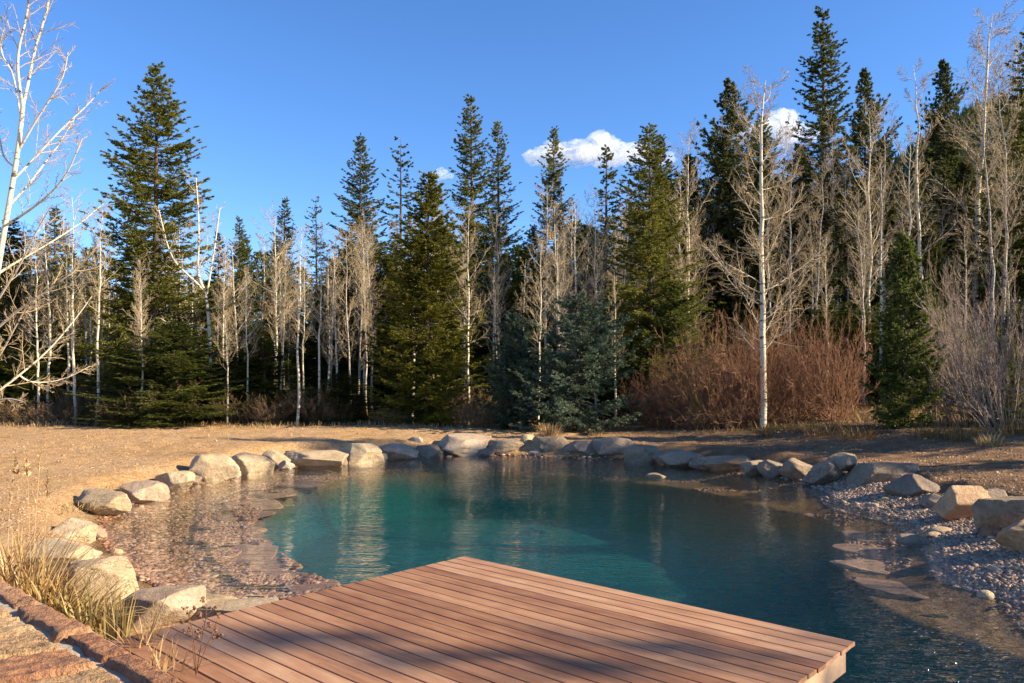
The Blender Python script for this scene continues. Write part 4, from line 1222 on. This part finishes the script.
# trees beyond the right edge that throw the broken shade over pool and deck
for (x, y, h, p, lb) in ((16.5, 16.4, 12.0, C_thin[0], 'sparse spruce just beyond the right edge of the picture'),
                         (23.5, 14.8, 15.0, C_full[0], 'broad spruce beyond the right edge behind the sparse one'),
                         (15.5, 12.6, 6.0, C_full[1], 'low full spruce beyond the right edge above the boulders'),
                         (25.0, .4, 13.9, C_thin[1], 'thin ragged conifer beyond the right edge level with the deck')):
    place('spruce_tree', p, (x, y, gz(x, y) - .1), .7, h / p[2], h / p[2], lb, 'conifer', 'trees beyond the right edge')
for k, (x, y, h) in enumerate(((14.5, 6.4, 7.0), (17.2, 9.6, 8.0), (12.6, 13.6, 9.5))):
    place('aspen_tree', A_tall[k], (x, y, gz(x, y) - .1), k, h / 12, h / 12 * 1.2, ['bare aspen beyond the right edge nearest the camera', 'bare aspen beyond the right edge, middle of three', 'bare aspen beyond the right edge, farthest of three'][k], 'aspen', 'trees beyond the right edge')

# ------------------------------------------------------------------ shrubs
S_red = [shrub(301, 3.2, 2.2, 78, 'stem_red', 10, 6, (4, 80), wig=.2, base=.25), shrub(302, 2.8, 2.0, 70, 'stem_red', 10, 6, (4, 82), wig=.21, base=.25)]
S_grey = shrub(311, 3.6, 2.2, 60, 'stem_grey', 9, 7, (5, 60), .014)
S_brown = [shrub(321, 2.0, 1.2, 60, 'stem_brown', 8, 5, (3, 45), .009), shrub(322, 1.8, 1.1, 50, 'stem_brown', 8, 5, (3, 50), .009)]
PS = ('stems', 'twigs')
def shr(proto, u, Y, vt, w, label, group, name='bare_shrub'):
    if group == GR: vt -= 10
    return at_px(name, proto, u, Y, vt, w, label, 'shrub', group, PS, sink=.05)
GR = 'red brown thicket on the right bank'
shr(S_red[0], 700, 24.2, 330, 92, 'reddish bare shrub at the left end of the thicket', GR)
shr(S_red[1], 733, 24.2, 318, 96, 'dense red brown shrub left of the big white aspen trunk', GR)
shr(S_red[0], 795, 24.4, 322, 100, 'reddish brown shrub right of the big white aspen trunk', GR)
shr(S_red[1], 838, 23.6, 318, 96, 'red brown shrub at the right end of the thicket', GR)
shr(S_red[1], 764, 25.0, 305, 110, 'tall reddish shrub behind the white aspen trunk', GR)
shr(S_red[0], 660, 25.2, 372, 70, 'low dark red shrub right of wide blue spruce', GR)
shr(S_grey, 1010, 18.5, 248, 120, 'pinkish grey bare shrub leaning in at the right edge', 'grey shrubs at the right')
shr(S_grey, 968, 20.8, 300, 90, 'grey bare shrub right of the small fresh green spruce', 'grey shrubs at the right')
shr(S_grey, 938, 20.9, 262, 50, 'narrow clump of grey stems beside the small green spruce', 'grey shrubs at the right')
GB = 'brown undergrowth shrubs'
for k, (u, Y, vt, w) in enumerate(((252, 27, 398, 46), (272, 26.6, 394, 50), (318, 26.8, 396, 48), (340, 27, 402, 44), (390, 26, 408, 40), (470, 25.6, 404, 44), (487, 25.4, 398, 50))):
    shr(S_brown[k % 2], u, Y, vt, w, ['brown twiggy undergrowth shrub left of the clean pale trunk, outer one', 'brown twiggy undergrowth shrub touching the clean pale trunk', 'brown undergrowth shrub right of the clean pale trunk', 'brown undergrowth shrub fourth from left at the field edge', 'low brown shrub before the sunlit spruce', 'low brown shrub right of the sunlit spruce', 'low brown shrub left of the narrow blue spruce'][k], GB)

rs = random.Random(17)
for k in range(16):
    u = (-20 + 26 * k) if k < 14 else (455 + 22 * (k - 14))
    shr(S_brown[k % 2], u + rs.uniform(-8, 8), rs.uniform(25.9, 27.6), rs.uniform(378, 405), rs.uniform(44, 66), 'small brown twiggy bush along the foot of the dark wood behind the dirt', 'brown bushes along the foot of the wood')

# ------------------------------------------------------------------ grasses
def blades(seed, n, H, R, width, lean=(5, 35), curve=.5, mat='straw', name='blades', parent=None, tone=None, heads=0):
    rng = np.random.default_rng(seed)
    az = rng.uniform(0, 6.283, n); an = np.radians(rng.uniform(lean[0], lean[1], n))
    L = H * rng.uniform(.45, 1.05, n)
    O = np.stack([np.cos(az), np.sin(az), 0 * az], 1) * (rng.random(n) ** .6 * R)[:, None]
    az2 = az + rng.normal(0, .7, n)
    hd = np.stack([np.cos(az2), np.sin(az2), 0 * az2], 1)
    k = 6; P = np.empty((n, k, 3)); P[:, 0] = O
    a = an.copy()
    for i_ in range(1, k):
        d = hd * np.sin(a)[:, None] + UP * np.cos(a)[:, None]
        P[:, i_] = P[:, i_ - 1] + d * (L / (k - 1))[:, None]
        a = np.minimum(a + curve * rng.uniform(.1, .5, n), 2.3)
    sd = np.cross(hd, UP); ww = width * rng.uniform(.6, 1.2, n)
    prof = np.array([.8, 1, .95, .8, .5, .06])
    A = P + sd[:, None] * (ww[:, None] * prof)[..., None]; B = P - sd[:, None] * (ww[:, None] * prof)[..., None]
    V = np.stack([A, B], 2).reshape(-1, 3)
    i_ = np.arange(k - 1) * 2
    q = np.stack([i_, i_ + 1, i_ + 3, i_ + 2], 1)
    mb = MB(); mb.add(V, ((np.arange(n) * 2 * k)[:, None, None] + q[None]).reshape(-1, 4), np.repeat(rng.random(n), 2 * k))
    return mb, P

def tuft(x, y, z, seed, n, H, R, label, mat='straw', width=.004, lean=(4, 38), curve=.5, group='dry grass tufts', heads=0, parent_name='grass_tuft'):
    root = empty(parent_name, (x, y, z))
    mb, P = blades(seed, n, H, R, width, lean, curve)
    mb.obj('blades', M[mat], root)
    if heads:
        rng = np.random.default_rng(seed + 1)
        sb = MB()
        az = rng.uniform(0, 6.283, heads); an = np.radians(rng.uniform(2, 14, heads))
        D = np.stack([np.cos(az) * np.sin(an), np.sin(az) * np.sin(an), np.cos(an)], 1)
        O = np.stack([np.cos(az), np.sin(az), 0 * az], 1) * R * .5
        L = H * rng.uniform(1.3, 1.9, heads)
        Q = grow(rng, O, D, L, 7, .0, .03)
        tubes(sb, Q, radii(np.full(heads, .0032), 7, .5), 4, .7)
        sb.obj('stalks', M[mat], root)
        tip = Q[:, -1]; dv = unit(Q[:, -1] - Q[:, -2])
        for h in range(heads):
            nn = 46
            s = rng.random(nn); pos = tip[h] + dv[h] * ((s - .75) * .22 * H / .8)[:, None]
            dr = unit(dv[h] + rng.normal(0, .45, (nn, 3)))
            ln = .045 * (1.1 - s * .7)[:, None] * H / .8
            sdv = unit(np.cross(dr, rng.normal(size=(nn, 3)))) * ln * .16
            V = np.stack([pos, pos + dr * ln * .5 + sdv, pos + dr * ln, pos + dr * ln * .5 - sdv], 1).reshape(-1, 3)
            hb = MB(); hb.add(V, np.arange(nn * 4).reshape(-1, 4), np.repeat(rng.random(nn), 4))
            hb.obj('seed_head', M['straw'], root)
    return tag(root, label, 'grass', group)

def tuft_px(u, v, zb, *a, **k):
    if zb is None:                                        # where that line of sight meets the ground
        Yv = np.arange(5, 60, .04); zz = terrain((u - 512) / F * Yv, Yv)[0]
        hit = np.nonzero(EYE - (v - HOR) / F * Yv < zz)[0]
        Y = float(Yv[hit[0]]); zb = float(zz[hit[0]])
    else:
        Y = F * (EYE - zb) / (v - HOR)
    x = (u - 512) / F * Y
    return tuft(x, Y, zb - .02, *a, **k)
GL = 'dry grass behind the stone wall'
tuft_px(22, 612, .10, 601, 230, .85, .26, 'tall straw clump with feathery seed heads behind the wall at left edge', group=GL, heads=5, width=.007)
tuft_px(-8, 606, .10, 602, 200, .8, .26, 'straw clump cut by the left edge behind the wall', group=GL, heads=2, width=.007)
tuft_px(46, 622, .10, 603, 190, .55, .2, 'orange straw clump right of the tall feathery clump', mat='amber', group=GL, width=.007)
tuft_px(64, 628, .10, 604, 110, .6, .18, 'greenish arching clump below the sloping pale boulder', mat='greenstraw', group=GL, width=.009, lean=(10, 55), curve=.8)
tuft_px(84, 634, .10, 605, 90, .55, .16, 'green gold arching clump beside the squared boulder', mat='greenstraw', group=GL, width=.009, lean=(10, 60), curve=.9)
tuft_px(116, 650, .10, 606, 44, .5, .10, 'few stiff straw stems before the tan ledge boulder', mat='greenstraw', group=GL, width=.007, lean=(0, 14), curve=.12)
tuft_px(146, 662, .12, 607, 40, .5, .09, 'sparse straw stems where wall and deck meet', group=GL, width=.006, lean=(0, 30), curve=.5)
tuft_px(158, 676, .26, 608, 60, .3, .16, 'short tangled straw along the wall edge beside the deck', group=GL, width=.005, lean=(10, 70))
tuft_px(58, 508, None, 609, 260, .12, .6, 'patch of short olive weeds on dirt above the left boulders', mat='greenstraw', group='weeds on the dirt', width=.006, lean=(10, 80))
tuft_px(90, 490, None, 610, 140, .10, .5, 'thin olive weeds on dirt beside the long white boulder', mat='greenstraw', group='weeds on the dirt', width=.005, lean=(10, 80))
GD = 'dry tufts on the far and right banks'
tuft_px(550, 436, None, 611, 200, .5, .3, 'golden dry tuft in front of wide blue spruce', group=GD, width=.007, lean=(2, 30))
tuft_px(595, 436, None, 612, 70, .3, .2, 'small dry tuft right of the golden one before blue spruce', group=GD, width=.006)
tuft_px(858, 438, None, 613, 180, .5, .4, 'amber dry grass clump left of the small green spruce', mat='amber', group=GD, width=.006)
tuft_px(965, 440, None, 614, 200, .6, .4, 'amber grass clump below the narrow grey stems', mat='amber', group=GD, width=.006)
tuft_px(990, 446, None, 615, 160, .4, .25, 'pale straw tuft at the edge of the right dirt slope', group=GD, width=.006)
tuft_px(1016, 434, None, 616, 180, .6, .4, 'amber grass clump at the right edge above the dirt slope', mat='amber', group=GD, width=.006)
tuft_px(930, 438, None, 617, 160, .5, .4, 'amber grass clump right of the small green spruce foot', mat='amber', group=GD, width=.006)
tuft_px(765, 437, None, 618, 130, .4, .3, 'amber grass at the foot of the big white aspen', mat='amber', group=GD, width=.006)
tuft_px(820, 436, None, 619, 160, .45, .4, 'amber grass at the right foot of the red thicket', mat='amber', group=GD, width=.006)

# dead weed with seed clusters by the deck
root = empty('dead_weed', ((196 - 512) / F * 3.9, 3.9, .62))
rngw = np.random.default_rng(9)
D = unit(np.array([[.15, .1, 1], [-.2, .1, 1], [.35, 0, 1], [.05, -.1, 1.0]]))
Q = grow(rngw, np.zeros((4, 3)), D, np.array([.34, .30, .28, .36]), 7, .02, .06)
mb = MB(); tubes(mb, Q, radii(np.full(4, .0028), 7, .5), 5, .4)
o2, d2, L2, _ = sprout(rngw, Q, np.array([.34] * 4), 5, .45, 1, (30, 60), .25, .03)
Q2 = grow(rngw, o2, d2, L2, 4, .1, .1); tubes(mb, Q2, radii(np.full(len(L2), .0016), 4, .5), 4, .4)
mb.obj('stems', M['seed'], root)
V0, F0 = ICO[1]
for t_ in Q2[:, -1]:
    mb = MB()
    for q in range(3):
        mb.add(V0 * rngw.uniform(.005, .011) * (1 + rngw.normal(0, .2, V0.shape)) + t_ + rngw.normal(0, .006, 3), F0, rngw.random())
    mb.obj('seed_head', M['seed'], root)
tag(root, 'dead brown weed with dark seed clusters at the wall end before the deck', 'weed')

# crumbs of soil on the bare earth
rng = np.random.default_rng(61)
def clods(name, label, n, x0, x1, y0, y1, size, seed, test):
    pts = scatter(n, x0, x1, y0, y1, test)
    tag(pebbles(name, M['clod'], pts, size, seed, .7), label, 'soil', kind='stuff')
M['clod'] = pebble_mat('soil_crumbs', [(0, (.22, .12, .056)), (.5, (.36, .21, .105)), (1, (.45, .28, .15))], 0.0)
clods('soil_crumbs', 'crumbs of bare tan earth strewn over the dirt field', 42000, -20, 4, 9, 26, .011, 5, lambda x, y, sw, sd, pp: (sw > .5) & (vnoise(x, y, .9, 21) > .30))
clods('soil_crumbs', 'crumbs of brown earth strewn over the right dirt slope', 22000, 2, 16, 9, 25, .014, 6, lambda x, y, sw, sd, pp: (sw > 1.0) & (vnoise(x, y, .8, 22) > .35))

# ground cover: short dry grass along the edge of the wood
rng = np.random.default_rng(31)
def cover(name, label, n, x0, x1, y0, y1, H, mat, seed, test):
    x = rng.uniform(x0, x1, n); y = rng.uniform(y0, y1, n)
    z, sw, sd, pp = terrain(x, y); k = test(x, y, sw); x, y, z = x[k], y[k], z[k]
    n = len(x)
    mb, P = blades(seed, n, H, 0.0, .008, (0, 45), .5)
    V = mb.V[0].reshape(n, -1, 3) + np.stack([x, y, z], 1)[:, None]
    mb.V[0] = V.reshape(-1, 3).astype(np.float32)
    tag(mb.obj(name, M[mat]), label, 'grass', kind='stuff')
cover('forest_grass', 'short straw grass fringing the dirt field before the dark wood', 5000, -18, 4, 24.6, 28, .22, 'straw', 41, lambda x, y, sw: (y > 25.2 + 1.2 * (vnoise(x, y, 1.5, 4) - .5)))
cover('field_straw', 'sparse short straw and dead weeds scattered on the dirt field', 900, -20, 3, 10, 26, .10, 'straw', 43, lambda x, y, sw: (sw > .6) & (vnoise(x, y, 1.6, 14) > .5))
cover('bank_straw', 'sparse short straw scattered on the right dirt slope', 2200, 3, 15, 9, 24, .10, 'amber', 44, lambda x, y, sw: (sw > 1.3) & (vnoise(x, y, 1.2, 15) > .45))
cover('slope_grass', 'amber dry grass under the shrubs of the right bank', 5000, 3, 16, 19.5, 30, .35, 'amber', 42, lambda x, y, sw: (y > 27.5 - .75 * x + 1.5 * (vnoise(x, y, 1.2, 5) - .5)) & (vnoise(x, y, 1.1, 7) > .35))

# ------------------------------------------------------------------ clouds, far off
def cloud(name, u, v, w, h, D, seed, label, lumps=44):
    rng = np.random.default_rng(seed)
    W = w / F * D; Hh = h / F * D
    c = np.array([(u - 512) / F * D, D, EYE + (HOR - v) / F * D])
    V0, F0 = ICO[4]
    mb = MB()
    for k in range(lumps):
        t = rng.uniform(-1, 1)
        r = Hh * rng.uniform(.22, .5) * (1 - .55 * abs(t) ** 1.5)
        p = np.array([t * (W * .56 - r), rng.uniform(-.25, .25) * W * .5, -Hh * .32 + abs(rng.normal(0, .16)) * Hh * (1 - abs(t)) + r * .35])
        off = rng.uniform(-90, 90, 3)
        nv = np.array([mnoise.fractal(Vector(q * 1.6 + off), .8, 2.1, 4) for q in V0[:]])
        V = V0 * (r * (1 + .42 * nv))[:, None] * np.array([1.25, 1.1, .9]) + p
        mb.add(V, F0)
    o = mb.obj(name, M['cloud'], smooth=True); o.location = c
    tag(o, label, 'cloud', 'small clouds')
    o['kind'] = 'structure'
m, nt, p = new_mat('cloud_white')
nt.nodes.remove(p)
vs_ = nt.nodes.new('ShaderNodeVolumeScatter'); vs_.inputs['Color'].default_value = (1, 1, 1, 1); vs_.inputs['Density'].default_value = .016
nt.links.new(vs_.outputs[0], nt.nodes['Material Output'].inputs['Volume'])
M['cloud'] = m
cloud('cloud', 597, 151, 150, 27, 2600, 1, 'long white cloud behind the spruce tops at centre')
cloud('cloud', 441, 173, 30, 13, 2600, 2, 'tiny white cloud left of the two close spruces', 12)
cloud('cloud', 775, 128, 80, 34, 2600, 3, 'white cloud glimpsed behind the big white aspen', 16)
